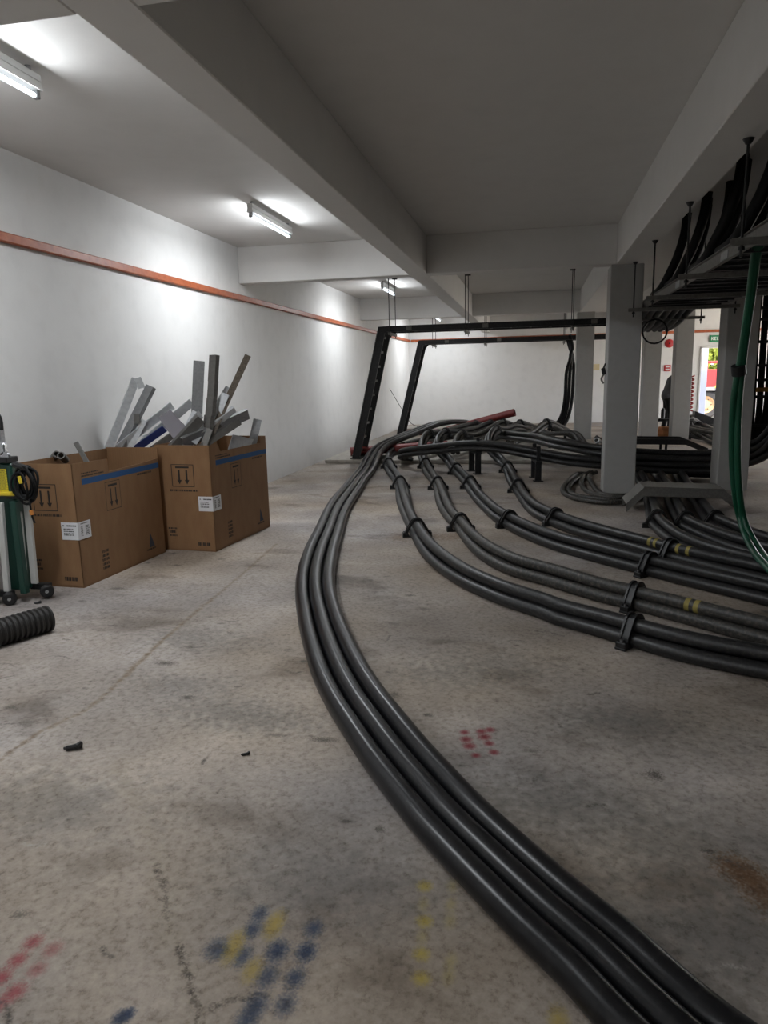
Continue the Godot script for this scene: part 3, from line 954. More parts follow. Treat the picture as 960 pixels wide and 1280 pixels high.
func make_racks() -> void:
	make_rack(-13.05, -3.28, -2.72, 2.44, 1.75, 0.07, [-2.57, -1.2, 0.65], "nearer black gallows-shaped cable ladder slanting up beside the left wall")
	make_rack(-18.25, -3.42, -2.80, 2.42, 1.75, 0.0, [-2.5, -1.2, 0.72], "farther black gallows-shaped cable ladder slanting up near the back wall")
	# red conduit pipes
	var pipes := [[Vector3(-3.5, 0.16, -13.5), Vector3(-1.65, 0.24, -14.0), "dark red plastic pipe lying behind the foot of the nearer ladder"],
		[Vector3(-1.95, 0.33, -16.6), Vector3(-0.40, 0.74, -16.3), "dark red plastic pipe sticking up out of the cable heap"],
		[Vector3(-3.35, 0.1, -18.9), Vector3(-2.5, 0.1, -19.1), "short dark red pipe end behind the farther ladder"]]
	for p in pipes:
		var d: Vector3 = (p[1] - p[0]).normalized()
		var L: float = p[0].distance_to(p[1])
		var o := obj("conduit_pipe", Geo.new().lathe([Vector2(0.07, 0.0), Vector2(0.085, 0.0), Vector2(0.085, L), Vector2(0.07, L), Vector2(0.07, 0.0)], p[0], d, 20), M.red_pipe)
		tag(o, p[2], "pipe", "dark red conduit pipes")
	tag(obj("wire", Geo.new().tube(spline([Vector3(-3.98, 1.25, -20.0), Vector3(-3.7, 0.7, -20.2), Vector3(-3.45, 0.25, -20.4), Vector3(-3.2, 0.11, -20.5)], 0.1), 0.008, 6), M.cable_black), "thin wire hanging down the left wall behind the ladders", "wire")
	tag(obj("pale_conduit", Geo.new().rod(Vector3(-3.2, 0.13, -21.0), Vector3(-1.9, 0.13, -21.1), 0.03, 10), M.steel_white), "pale thin pipe lying by the back wall", "pipe")

# ---------------------------------------------------------------- cardboard boxes
func print_line(im: Image, x: int, y: int, w: int, h: int, col: Color, rng: RandomNumberGenerator) -> void:
	var p := x
	while p < x + w:
		var k := rng.randi_range(2, 6)
		im.fill_rect(Rect2i(p, y, mini(k, x + w - p), h), col)
		p += k + rng.randi_range(1, 3)

func down_arrows(im: Image, x: int, y: int, w: int, h: int, ink: Color) -> void:
	var t := maxi(2, w / 34)
	im.fill_rect(Rect2i(x, y, w, t), ink)
	im.fill_rect(Rect2i(x, y + h - t, w, t), ink)
	im.fill_rect(Rect2i(x, y, t, h), ink)
	im.fill_rect(Rect2i(x + w - t, y, t, h), ink)
	im.fill_rect(Rect2i(x + w / 5, y + h / 10, w * 3 / 5, h / 16 + 2), ink)
	for c in [0.34, 0.68]:
		var cx := x + int(w * c)
		im.fill_rect(Rect2i(cx - w / 26, y + h / 4, w / 13, h * 9 / 20), ink)
		var hh := h / 5
		for r in hh:
			var half := int(w / 10.0 * (1.0 - float(r) / hh))
			im.fill_rect(Rect2i(cx - half, y + h * 7 / 10 + r, half * 2 + 1, 1), ink)

func card_image(w: int, h: int, seed_: int) -> Image:
	var f := noise(0.012, 4, seed_)
	var im := Image.create(w, h, false, Image.FORMAT_RGB8)
	for y in h:
		for x in w:
			var a := f.get_noise_2d(x * 1.5, y * 0.5) * 7.0 + (1.5 if (x / 3) % 2 == 0 else -1.5)
			im.set_pixel(x, y, rgb(138 + a, 104 + a, 72 + a * 0.8))
	return im

func card_mat(im: Image) -> StandardMaterial3D:
	var m := mat(Color.WHITE, 0.8)
	m.albedo_texture = ImageTexture.create_from_image(im)
	return m

func make_carton(corner: Vector3, far: Vector3, wide: float, tall: float, side_top: PackedVector2Array, back_tall: float, label: String, seed_: int) -> Node3D:
	var b := thing("cardboard_box", corner, label, "cardboard box", "open cardboard boxes of scrap")
	var run := far - corner
	var L := run.length()
	b.rotation.y = atan2(-run.x, -run.z)
	# local: -z along the long side, -x to the left; the near right corner is the origin
	var ink := rgb(38, 32, 28)
	var rng := RandomNumberGenerator.new()
	rng.seed = seed_
	var fim := card_image(256, 512, seed_)
	var pf := 512.0 / 1.02
	down_arrows(fim, 74, int((1.02 - 0.83) * pf), 104, int(0.215 * pf), ink)
	print_line(fim, 62, int((1.02 - 0.59) * pf), 128, 9, ink, rng)
	print_line(fim, 176, int((1.02 - 0.085) * pf), 56, 16, ink, rng)
	print_line(fim, 40, int((1.02 - 0.22) * pf), 40, 8, ink, rng)
	print_line(fim, 44, int((1.02 - 0.19) * pf), 30, 12, ink, rng)
	print_line(fim, 46, int((1.02 - 0.15) * pf), 36, 8, ink, rng)
	var sim := card_image(600, 512, seed_ + 1)
	sim.fill_rect(Rect2i(50, int((1.02 - 0.86) * pf), 550, 24), rgb(38, 84, 134))
	print_line(sim, 50, int((1.02 - 0.905) * pf), 110, 5, ink, rng)
	print_line(sim, 50, int((1.02 - 0.885) * pf), 140, 6, ink, rng)
	print_line(sim, 420, int((1.02 - 0.80) * pf), 110, 8, ink, rng)
	down_arrows(sim, 190, int((1.02 - 0.79) * pf), 100, int(0.24 * pf), ink)
	for q in 5:
		print_line(sim, 130, int((1.02 - 0.24 + q * 0.035) * pf), 44, 11, ink, rng)
	for r in 74:
		var half := int(r * 0.45)
		sim.fill_rect(Rect2i(480 - half / 3, int((1.02 - 0.25) * pf) + r, half + half / 3, 1), rgb(60, 66, 78))
	print_line(sim, 450, int((1.02 - 0.095) * pf), 70, 8, ink, rng)
	var mf := card_mat(fim)
	var ms := card_mat(sim)
	var plain := card_mat(card_image(128, 128, seed_ + 2))
	var t := 0.008
	obj("front_panel", Geo.new().prism(PackedVector2Array([Vector2(-wide, 0), Vector2(0, 0), Vector2(0, tall), Vector2(-wide, tall)]), Vector3(0, 0, -t), Vector3.RIGHT, Vector3.UP, t, Vector2(wide, 1.02), Vector2(-wide, 0)), mf, b)
	# side panel drawn in (distance along, height); ex runs away from the camera
	obj("side_panel", Geo.new().prism(side_top, Vector3(-t, 0, 0), Vector3(0, 0, -1), Vector3.UP, t, Vector2(1.2, 1.02)), ms, b)
	obj("rear_panel", Geo.new().box(Vector3(-wide / 2, back_tall / 2, -L + t / 2), Vector3(wide, back_tall, t)), plain, b)
	obj("wall_side_panel", Geo.new().box(Vector3(-wide + t / 2, tall * 0.5, -L / 2), Vector3(t, tall, L)), plain, b)
	obj("bottom_panel", Geo.new().box(Vector3(-wide / 2, 0.01, -L / 2), Vector3(wide, t, L)), plain, b)
	# white sticker that wraps the corner
	var lim := Image.create(192, 96, false, Image.FORMAT_RGB8)
	lim.fill(rgb(222, 222, 224))
	for y in [14, 16]:
		print_line(lim, 36, y, 60, 6, ink, rng)
	print_line(lim, 10, 14, 8, 8, ink, rng)
	for y in [34, 46, 58, 66]:
		print_line(lim, 14, y, 62, 6, ink, rng)
	for q in 7:
		print_line(lim, 124, 26 + q * 8, 14, 5, ink, rng)
		print_line(lim, 156, 26 + q * 8, 26, 5, ink, rng)
	print_line(lim, 124, 8, 50, 6, ink, rng)
	var lm := mat(Color.WHITE, 0.5)
	lm.albedo_texture = ImageTexture.create_from_image(lim)
	var g := Geo.new()
	g.quad(Vector3(-0.15, 0.39, 0.003), Vector3(0.003, 0.39, 0.003), Vector3(0.003, 0.53, 0.003), Vector3(-0.15, 0.53, 0.003), [Vector2(0, 1), Vector2(0.55, 1), Vector2(0.55, 0), Vector2(0, 0)])
	g.quad(Vector3(0.003, 0.39, 0.003), Vector3(0.003, 0.39, -0.15), Vector3(0.003, 0.53, -0.15), Vector3(0.003, 0.53, 0.003), [Vector2(0.55, 1), Vector2(1, 1), Vector2(1, 0), Vector2(0.55, 0)])
	g.quad(Vector3(-0.15, 0.53, 0.0), Vector3(-0.15, 0.53, 0.003), Vector3(0.003, 0.53, 0.003), Vector3(0.003, 0.53, 0.0))
	var lab := obj("shipping_label", g, lm, b)
	lab.set_meta("label", "white sticker folded round the corner")
	return b

func make_boxes() -> void:
	make_carton(Vector3(-3.47, 0, -4.83), Vector3(-3.41, 0, -6.02), 0.54, 0.99, PackedVector2Array([Vector2(0, 0), Vector2(1.19, 0), Vector2(1.19, 0.90), Vector2(0.9, 0.885), Vector2(0.44, 0.875), Vector2(0.44, 0.98), Vector2(0, 0.99)]), 1.0, "open cardboard box with a cut-down side, behind the wheeled lift", 31)
	make_carton(Vector3(-2.92, 0, -6.08), Vector3(-2.82, 0, -7.25), 0.59, 1.01, PackedVector2Array([Vector2(0, 0), Vector2(1.17, 0), Vector2(1.17, 1.0), Vector2(1.04, 1.0), Vector2(1.04, 0.935), Vector2(0.2, 0.935), Vector2(0.17, 1.0), Vector2(0, 1.01)]), 1.0, "open cardboard box heaped with scrap metal", 41)

# ---------------------------------------------------------------- scrap
func scrap_bar(a: Vector3, b: Vector3, w: float, kind: String, m: Material, twist: float, label: String, bend := Vector3.ZERO) -> void:
	var d := (b - a).normalized()
	var side := d.cross(Vector3.BACK)
	side = side.normalized().rotated(d, twist)
	var up := d.cross(side).normalized()
	var t := 0.004
	var poly: PackedVector2Array
	if kind == "flat":
		poly = PackedVector2Array([Vector2(-w / 2, 0), Vector2(w / 2, 0), Vector2(w / 2, 0.012), Vector2(-w / 2, 0.012)])
	elif kind == "angle":
		poly = PackedVector2Array([Vector2(-w / 2, 0), Vector2(w / 2, 0), Vector2(w / 2, t), Vector2(-w / 2 + t, t), Vector2(-w / 2 + t, w * 0.6), Vector2(-w / 2, w * 0.6)])
	else:
		poly = PackedVector2Array([Vector2(-w / 2, 0), Vector2(w / 2, 0), Vector2(w / 2, w * 0.5), Vector2(w / 2 - w * 0.2, w * 0.5), Vector2(w / 2 - w * 0.2, w * 0.5 - t), Vector2(w / 2 - t, w * 0.5 - t), Vector2(w / 2 - t, t), Vector2(-w / 2 + t, t), Vector2(-w / 2 + t, w * 0.5 - t), Vector2(-w / 2 + w * 0.2, w * 0.5 - t), Vector2(-w / 2 + w * 0.2, w * 0.5), Vector2(-w / 2, w * 0.5)])
	var g := Geo.new()
	if bend == Vector3.ZERO:
		g.prism(poly, a, side, up, a.distance_to(b))
	else:
		var mid := (a + b) / 2 + bend
		var pts := [a, a.lerp(mid, 0.6) + bend * 0.15, mid, mid.lerp(b, 0.4) + bend * 0.15, b]
		for k in 4:
			var dd: Vector3 = (pts[k + 1] - pts[k]).normalized()
			var uu := dd.cross(side).normalized()
			g.prism(poly, pts[k], side, uu, pts[k].distance_to(pts[k + 1]) + 0.004)
	tag(obj("scrap_metal_strip", g, m), label, "metal strip", "scrap metal in the cardboard boxes")

func scrap_plate(corners: Array, m: Material, label: String) -> void:
	var g := Geo.new()
	var n: Vector3 = (corners[1] - corners[0]).cross(corners[2] - corners[0]).normalized() * 0.004
	g.quad(corners[0] + n, corners[1] + n, corners[2] + n, corners[3] + n)
	g.quad(corners[3] - n, corners[2] - n, corners[1] - n, corners[0] - n)
	for k in 4:
		g.quad(corners[k] - n, corners[(k + 1) % 4] - n, corners[(k + 1) % 4] + n, corners[k] + n)
	tag(obj("scrap_metal_plate", g, m), label, "metal plate", "scrap metal in the cardboard boxes")

func make_scrap() -> void:
	var grey: Material = M.galv
	var dull: Material = M.galv_dirty
	var white := tri_mat(noise_tex(0.03, [[0.0, rgb(184, 187, 190)], [0.5, rgb(208, 211, 213)], [1.0, rgb(220, 222, 223)]], 33), 1.5, 0.4, 0.15)
	var brown := tri_mat(noise_tex(0.05, [[0.0, rgb(84, 74, 64)], [0.5, rgb(112, 102, 90)], [1.0, rgb(138, 128, 114)]], 34), 2.0, 0.7, 0.1)
	var blue := mat(rgb(48, 62, 120), 0.5)
	var plate_grey := mat(rgb(128, 124, 130), 0.5, 0.3)
	scrap_bar(Vector3(-3.266, 1.077, -6.533), Vector3(-3.210, 1.789, -6.600), 0.106, "channel", grey, 0.50, "upright grey channel, left of the two tall ones in the scrap box")
	scrap_bar(Vector3(-3.097, 1.024, -6.372), Vector3(-3.029, 1.835, -6.500), 0.094, "channel", dull, -0.40, "tallest upright dark grey channel in the scrap box", Vector3(0.020, 0.000, 0.000))
	scrap_bar(Vector3(-3.087, 0.988, -6.382), Vector3(-2.760, 1.834, -6.750), 0.062, "angle", brown, 0.30, "long brownish angle bar leaning right in the scrap box")
	scrap_bar(Vector3(-3.176, 1.014, -6.294), Vector3(-2.962, 1.528, -6.700), 0.062, "flat", white, 0.50, "thin pale strip leaning beside the brownish bar")
	scrap_bar(Vector3(-3.996, 0.940, -6.126), Vector3(-3.759, 1.626, -6.350), 0.075, "channel", white, 0.70, "pale channel with a curled top at the far left of the scrap", Vector3(0.020, 0.030, 0.000))
	scrap_bar(Vector3(-3.940, 0.920, -6.169), Vector3(-3.650, 1.562, -6.400), 0.094, "channel", grey, -0.30, "grey channel leaning left with a torn top")
	scrap_bar(Vector3(-3.895, 0.980, -6.170), Vector3(-3.475, 1.363, -6.500), 0.088, "flat", white, 0.90, "long pale plank lying left across the scrap")
	scrap_bar(Vector3(-3.732, 1.003, -6.320), Vector3(-3.318, 1.388, -6.600), 0.088, "flat", white, 0.80, "pale strip behind the square grey plate")
	scrap_bar(Vector3(-3.832, 0.922, -6.261), Vector3(-3.498, 1.147, -6.350), 0.075, "flat", blue, 0.80, "short blue strip in the scrap")
	scrap_bar(Vector3(-3.245, 1.017, -6.221), Vector3(-2.788, 1.255, -6.750), 0.100, "channel", grey, 0.60, "bent grey channel reaching right across the scrap box")
	scrap_bar(Vector3(-2.926, 0.891, -7.110), Vector3(-2.861, 1.182, -7.160), 0.088, "angle", grey, 0.20, "short hooked grey strip at the right rim of the scrap box")
	scrap_bar(Vector3(-3.430, 0.882, -6.194), Vector3(-3.106, 1.235, -6.350), 0.094, "angle", dull, 0.70, "dark grey angle lying below the square plate")
	scrap_bar(Vector3(-3.101, 0.836, -6.194), Vector3(-3.006, 1.147, -6.300), 0.062, "channel", dull, 0.10, "short dark channel stub at the front rim of the scrap box")
	scrap_bar(Vector3(-3.701, 0.892, -6.291), Vector3(-3.329, 1.161, -6.450), 0.062, "angle", dull, 0.50, "thin dark angle between the blue strip and the plate")
	scrap_bar(Vector3(-3.389, 0.884, -6.347), Vector3(-2.989, 1.178, -6.500), 0.062, "flat", dull, 0.40, "flat dark strip low in the middle of the scrap box")
	scrap_bar(Vector3(-3.815, 0.990, -6.239), Vector3(-3.682, 1.237, -6.300), 0.062, "angle", white, 0.20, "small pale angle between the two leaning channels")
	scrap_bar(Vector3(-3.584, 0.800, -5.300), Vector3(-3.747, 1.115, -5.300), 0.037, "channel", dull, 0.20, "thin grey stub sticking out of the box behind the lift")
	scrap_bar(Vector3(-3.710, 1.539, -6.361), Vector3(-3.741, 1.641, -6.350), 0.062, "flat", white, 0.70, "curled end of the pale channel at the far left")
	scrap_bar(Vector3(-3.376, 0.889, -6.264), Vector3(-3.224, 1.297, -6.500), 0.088, "angle", white, 0.30, "pale angle standing behind the purple grey plate")
	scrap_bar(Vector3(-3.145, 0.943, -6.406), Vector3(-2.933, 1.469, -6.550), 0.075, "channel", white, 0.20, "pale channel right of the tallest dark channel")
	scrap_bar(Vector3(-3.077, 0.974, -6.214), Vector3(-2.822, 1.193, -6.600), 0.062, "flat", dull, 0.30, "dark flat strip under the bent grey channel")
	scrap_bar(Vector3(-3.200, 1.009, -6.301), Vector3(-2.865, 1.311, -6.600), 0.062, "angle", white, 0.90, "pale angle lying above the bent grey channel")
	scrap_plate([Vector3(-3.556, 1.255, -6.350), Vector3(-3.450, 1.328, -6.400), Vector3(-3.247, 1.130, -6.350), Vector3(-3.337, 1.024, -6.250)], plate_grey, "square purple grey plate leaning on the scrap")
	scrap_plate([Vector3(-3.293, 1.180, -6.400), Vector3(-3.182, 1.315, -6.450), Vector3(-3.112, 1.248, -6.400), Vector3(-3.215, 1.114, -6.350)], grey, "grey plate right of the square plate")
	scrap_plate([Vector3(-2.972, 1.056, -6.750), Vector3(-2.854, 0.985, -7.000), Vector3(-2.883, 0.898, -6.950), Vector3(-3.023, 0.883, -6.700)], white, "light grey plate lying at the right rim of the scrap box")
	scrap_plate([Vector3(-3.757, 1.302, -6.250), Vector3(-3.698, 1.301, -6.250), Vector3(-3.697, 1.217, -6.250), Vector3(-3.759, 1.195, -6.250)], dull, "small dark square plate by the leaning channels")
	scrap_plate([Vector3(-3.773, 1.074, -6.400), Vector3(-3.694, 1.109, -6.450), Vector3(-3.601, 1.066, -6.400), Vector3(-3.682, 1.000, -6.350)], white, "small white plate left of the blue strip")
	tag(obj("scrap_tube", Geo.new().lathe([Vector2(0.024, -0.06), Vector2(0.032, -0.06), Vector2(0.032, 0.06), Vector2(0.024, 0.06), Vector2(0.024, -0.06)], Vector3(-3.988, 0.995, -5.350), Vector3(0.70, 0.3, 0.6).normalized(), 14), dull), "larger tube end showing over the rim of the box behind the lift", "metal tube", "scrap metal in the cardboard boxes")
	tag(obj("scrap_tube", Geo.new().lathe([Vector2(0.024, -0.06), Vector2(0.032, -0.06), Vector2(0.032, 0.06), Vector2(0.024, 0.06), Vector2(0.024, -0.06)], Vector3(-3.912, 0.981, -5.350), Vector3(0.20, 0.3, 0.6).normalized(), 14), dull), "smaller tube end showing over the rim of the box behind the lift", "metal tube", "scrap metal in the cardboard boxes")

# ---------------------------------------------------------------- wheeled lift at the left edge
func make_lift() -> void:
	var l := thing("material_lift", Vector3(-3.75, 0, -4.5), "green and white wheeled material lift at the left edge before the boxes", "lift")
	var dark_green := mat(rgb(20, 58, 48), 0.4)
	var alu := mat(rgb(190, 190, 186), 0.45, 0.2)
	obj("mast", Geo.new().box(Vector3(-0.03, 0.56, -0.02), Vector3(0.15, 0.96, 0.10), Basis.IDENTITY, 0.01), dark_green, l)
	obj("mast", Geo.new().box(Vector3(0.06, 0.42, 0.06), Vector3(0.05, 0.70, 0.05), Basis.IDENTITY, 0.006), dark_green, l)
	var bars := [[Vector3(-0.05, 0.76, 0.08), Vector3(-0.03, 0.06, 0.12), 0.046], [Vector3(0.105, 0.80, -0.02), Vector3(0.105, 0.13, 0.0), 0.05], [Vector3(0.06, 0.68, 0.02), Vector3(0.065, 0.07, 0.05), 0.03],
		[Vector3(-0.155, 0.66, 0.10), Vector3(-0.125, 0.05, 0.14), 0.04], [Vector3(-0.235, 0.76, 0.10), Vector3(-0.215, 0.05, 0.14), 0.05]]
	for b in bars:
		var d: Vector3 = (b[1] - b[0]).normalized()
		var bas := Basis(Vector3.RIGHT, -d, Vector3.RIGHT.cross(-d)).orthonormalized()
		obj("outrigger", Geo.new().box((b[0] + b[1]) / 2, Vector3(b[2], b[0].distance_to(b[1]), 0.03), bas, 0.004), alu, l)
	var label_im := Image.create(64, 128, false, Image.FORMAT_RGB8)
	label_im.fill(rgb(205, 188, 40))
	var rng := RandomNumberGenerator.new()
	rng.seed = 4
	for y in range(6, 122, 9):
		label_im.fill_rect(Rect2i(0, y, 64, 1), rgb(40, 40, 30))
		print_line(label_im, 6, y + 3, 50, 3, rgb(40, 40, 30), rng)
	var lm := mat(Color.WHITE, 0.4)
	lm.albedo_texture = ImageTexture.create_from_image(label_im)
	var q := Geo.new()
	q.quad(Vector3(-0.105, 0.835, 0.035), Vector3(0.005, 0.835, 0.035), Vector3(0.005, 1.0, 0.035), Vector3(-0.105, 1.0, 0.035))
	var wl := obj("warning_label", q, lm, l)
	wl.set_meta("label", "yellow printed label")
	obj("strap", Geo.new().box(Vector3(-0.02, 0.82, 0.0), Vector3(0.20, 0.028, 0.15), Basis.IDENTITY, 0.006), M.yellow, l)
	obj("bracket", Geo.new().box(Vector3(0.05, 0.80, 0.02), Vector3(0.26, 0.03, 0.09), Basis.IDENTITY, 0.005), M.black_steel, l)
	# chrome top gear
	for k in 3:
		obj("pulley", Geo.new().lathe([Vector2(0.0, -0.012), Vector2(0.035, -0.012), Vector2(0.028, 0.0), Vector2(0.035, 0.012), Vector2(0.0, 0.012)], Vector3(-0.06 + 0.035 * k, 1.09 + 0.045 * (k % 2), 0.03), Vector3.BACK, 16), M.chrome, l)
	obj("head_plate", Geo.new().box(Vector3(-0.03, 1.065, 0), Vector3(0.14, 0.04, 0.12), Basis.IDENTITY, 0.004), M.black_steel, l)
	obj("inner_mast", Geo.new().box(Vector3(-0.06, 1.19, -0.01), Vector3(0.07, 0.24, 0.05), Basis.IDENTITY, 0.005), M.galv, l)
	obj("clevis", Geo.new().box(Vector3(-0.01, 1.14, 0.02), Vector3(0.05, 0.10, 0.04), Basis.IDENTITY, 0.008), M.chrome, l)
	obj("hose", Geo.new().tube(spline([Vector3(-0.02, 1.28, 0.0), Vector3(-0.02, 1.36, 0.0), Vector3(-0.05, 1.40, 0.0), Vector3(-0.12, 1.38, 0.0), Vector3(-0.14, 1.2, 0.0)], 0.02), 0.014, 8), M.black_plastic, l)
	# casters with a leg each
	for c in [Vector3(0.17, 0.06, -0.04), Vector3(-0.01, 0.05, 0.14), Vector3(-0.13, 0.05, 0.20)]:
		var leg := obj("base_leg", Geo.new().box(Vector3(c.x - 0.07, c.y + 0.03, c.z - 0.03), Vector3(0.16, 0.045, 0.05), Basis.IDENTITY, 0.004), M.black_steel, l)
		obj("caster", Geo.new().lathe([Vector2(0.0, -0.018), Vector2(0.035, -0.018), Vector2(0.05, -0.012), Vector2(0.05, 0.012), Vector2(0.035, 0.018), Vector2(0.0, 0.018)], c, Vector3(0.5, 0, 0.86).normalized(), 20), M.black_plastic, l)
		obj("hub", Geo.new().lathe([Vector2(0.0, 0.024), Vector2(0.012, 0.024), Vector2(0.014, 0.0)], c, Vector3(0.5, 0, 0.86).normalized(), 12), M.galv, leg)
	# the coiled power lead hung on it
	var coil := thing("coiled_lead", Vector3(-3.60, 0.78, -4.46), "black coiled electric lead with a yellow tag hung on the lift", "cord")
	for k in 9:
		var pts := PackedVector3Array()
		var rx := 0.045 + 0.0045 * ((k * 5) % 9)
		var ry := 0.085 + 0.006 * ((k * 7) % 9)
		for j in 29:
			var a := TAU * j / 28.0
			pts.append(Vector3(rx * cos(a) + 0.012 * (k % 4) - 0.01 + 0.02 * sin(a) * (0.5 - (k % 3) * 0.5), 0.12 + ry * sin(a) - 0.01 * (k % 3), 0.011 * k - 0.05 + 0.012 * sin(a * 2.0 + k)))
		obj("loop", Geo.new().tube(pts, 0.009, 8, false), M.cable_black, coil)
	obj("hand_grip", Geo.new().box(Vector3(-0.02, 0.24, 0.0), Vector3(0.12, 0.04, 0.05), Basis(Vector3.BACK, -0.3), 0.012), M.black_plastic, coil)
	var yt := obj("tag", Geo.new().box(Vector3(0.01, 0.15, 0.055), Vector3(0.028, 0.055, 0.006), Basis(Vector3.BACK, 0.15), 0.002), M.yellow, coil)
	yt.set_meta("label", "yellow tag")
	obj("plug_lead", Geo.new().tube(spline([Vector3(0.04, 0.02, 0.02), Vector3(0.05, -0.06, 0.03), Vector3(0.055, -0.12, 0.03), Vector3(0.07, -0.17, 0.03)], 0.02), 0.007, 8), M.cable_black, coil)
	obj("plug", Geo.new().rod(Vector3(0.05, -0.075, 0.03), Vector3(0.055, -0.11, 0.03), 0.014, 10), mat(rgb(190, 120, 50), 0.5), coil)

# ---------------------------------------------------------------- small things
func make_small_things() -> void:
	# corrugated hose
	var a := Vector3(-3.42, 0.085, -3.25)
	var b := Vector3(-3.09, 0.085, -3.95)
	var prof := []
	var L := a.distance_to(b)
	var n := int(L / 0.034)
	for k in n:
		var y := k * 0.034
		prof.append_array([Vector2(0.072, y), Vector2(0.072, y + 0.008), Vector2(0.086, y + 0.014), Vector2(0.086, y + 0.026), Vector2(0.072, y + 0.034)])
	prof.append(Vector2(0.06, n * 0.034))
	prof.append(Vector2(0.06, 0.0))
	tag(obj("corrugated_hose", Geo.new().lathe(prof, a, (b - a).normalized(), 28), mat(rgb(44, 42, 40), 0.55)), "dark corrugated plastic hose lying on the floor at the left edge", "hose")
	# litter
	var bits := [[Vector3(-1.975, 0, -2.56), 0.045, "larger black scrap of plastic on the floor left of the cables"], [Vector3(-1.195, 0, -2.64), 0.022, "small black chip on the floor beside the sweeping cables"], [Vector3(-3.575, 0, -4.42), 0.03, "black scrap on the floor by the lift wheels"]]
	for q in bits:
		var g := Geo.new()
		var r: float = q[1]
		g.box(q[0] + Vector3(0, r * 0.25, 0), Vector3(r * 1.6, r * 0.5, r * 0.5), Basis(Vector3.UP, 0.5), r * 0.15)
		g.box(q[0] + Vector3(r * 0.45, r * 0.45, -r * 0.2), Vector3(r * 0.7, r * 0.5, r * 0.45), Basis(Vector3(0.3, 1, 0.2).normalized(), 1.1), r * 0.12)
		g.rod(q[0] + Vector3(-r * 0.9, r * 0.2, r * 0.3), q[0] + Vector3(r * 0.3, r * 0.5, -r * 0.1), r * 0.14, 6)
		tag(obj("litter", g, M.black_plastic), q[2], "litter", "scraps on the floor")
	# back wall: bell, fire point sign, exit sign, beige box
	var red := mat(rgb(170, 26, 30), 0.4)
	var bell := thing("fire_bell", Vector3(4.037, 2.39, -23.6), "round red fire alarm bell on the back wall", "alarm bell")
	obj("gong", Geo.new().lathe([Vector2(0.13, 0.0), Vector2(0.13, 0.03), Vector2(0.11, 0.06), Vector2(0.05, 0.08), Vector2(0.0, 0.085)], Vector3.ZERO, Vector3.BACK, 24), red, bell)
	obj("cap", Geo.new().lathe([Vector2(0.025, 0.08), Vector2(0.025, 0.095), Vector2(0.0, 0.1)], Vector3.ZERO, Vector3.BACK, 12), M.black_steel, bell)
	var fs := thing("fire_sign", Vector3(4.02, 1.65, -23.58), "small red fire call point on the back wall left of the person", "fire alarm")
	obj("case", Geo.new().box(Vector3.ZERO, Vector3(0.19, 0.19, 0.04), Basis.IDENTITY, 0.008), red, fs)
	for s in [[0.0, 0.045], [0.0, -0.045]]:
		obj("panel", Geo.new().box(Vector3(s[0], s[1], 0.022), Vector3(0.11, 0.05, 0.006)), M.steel_white, fs)
	tag(obj("wall_box", Geo.new().box(Vector3(1.84, 1.73, -23.56), Vector3(0.34, 0.19, 0.08), Basis.IDENTITY, 0.01), mat(rgb(206, 188, 150), 0.6)), "beige box on the back wall between the columns", "wall box")
	var ex := thing("exit_sign", Vector3(5.46, 2.49, -23.57), "green exit sign above the doorway reading KELUAR", "exit sign")
	var sg := mat(rgb(20, 128, 84), 0.4)
	obj("plate", Geo.new().box(Vector3.ZERO, Vector3(0.56, 0.20, 0.05), Basis.IDENTITY, 0.006), sg, ex)
	var tm := TextMesh.new()
	tm.text = "KELUAR"
	var font := SystemFont.new()
	font.font_names = PackedStringArray(["Droid Sans"])
	font.font_weight = 700
	tm.font = font
	tm.font_size = 32
	tm.pixel_size = 0.0042
	tm.depth = 0.004
	tm.material = mat(rgb(236, 240, 236), 0.4)
	var ti := MeshInstance3D.new()
	ti.name = "lettering"
	ti.mesh = tm
	ti.position = Vector3(0, 0, 0.027)
	ex.add_child(ti)
	# clutter on the columns
	var hook := thing("column_hook", Vector3(0.925, 1.58, -9.93), "small black clamp with a cord end on the left face of the nearest column", "clamp")
	obj("body", Geo.new().box(Vector3(-0.025, 0.02, 0), Vector3(0.05, 0.09, 0.05), Basis(Vector3.BACK, 0.2), 0.01), M.black_plastic, hook)
	obj("lever", Geo.new().rod(Vector3(-0.03, 0.05, 0), Vector3(-0.005, 0.12, 0.02), 0.011, 8), M.black_plastic, hook)
	obj("cord", Geo.new().tube(spline([Vector3(-0.02, -0.02, 0), Vector3(-0.05, -0.08, 0), Vector3(-0.02, -0.14, 0.01)], 0.02), 0.012, 8), M.galv_dirty, hook)
	var pts := PackedVector3Array()
	for k in 97:
		var an := k / 96.0 * TAU * 9.0
		pts.append(Vector3(3.44 + 0.045 * cos(an), 1.46 - k / 96.0 * 0.78, -17.1 + 0.045 * sin(an)))
	tag(obj("coiled_hose", Geo.new().tube(pts, 0.018, 6), mat(rgb(150, 44, 40), 0.5)), "red coiled air hose hanging on the column beside the doorway", "hose")
	# bench with odds and ends before the person
	var bench := thing("work_bench", Vector3(3.15, 0, -17.75), "low dark bench in front of the person", "bench")
	obj("top", Geo.new().box(Vector3(0, 0.45, 0), Vector3(0.95, 0.06, 0.4), Basis.IDENTITY, 0.008), M.black_steel, bench)
	for x in [-0.42, 0.42]:
		for z in [-0.16, 0.16]:
			obj("leg", Geo.new().box(Vector3(x, 0.21, z), Vector3(0.05, 0.42, 0.05)), M.black_steel, bench)
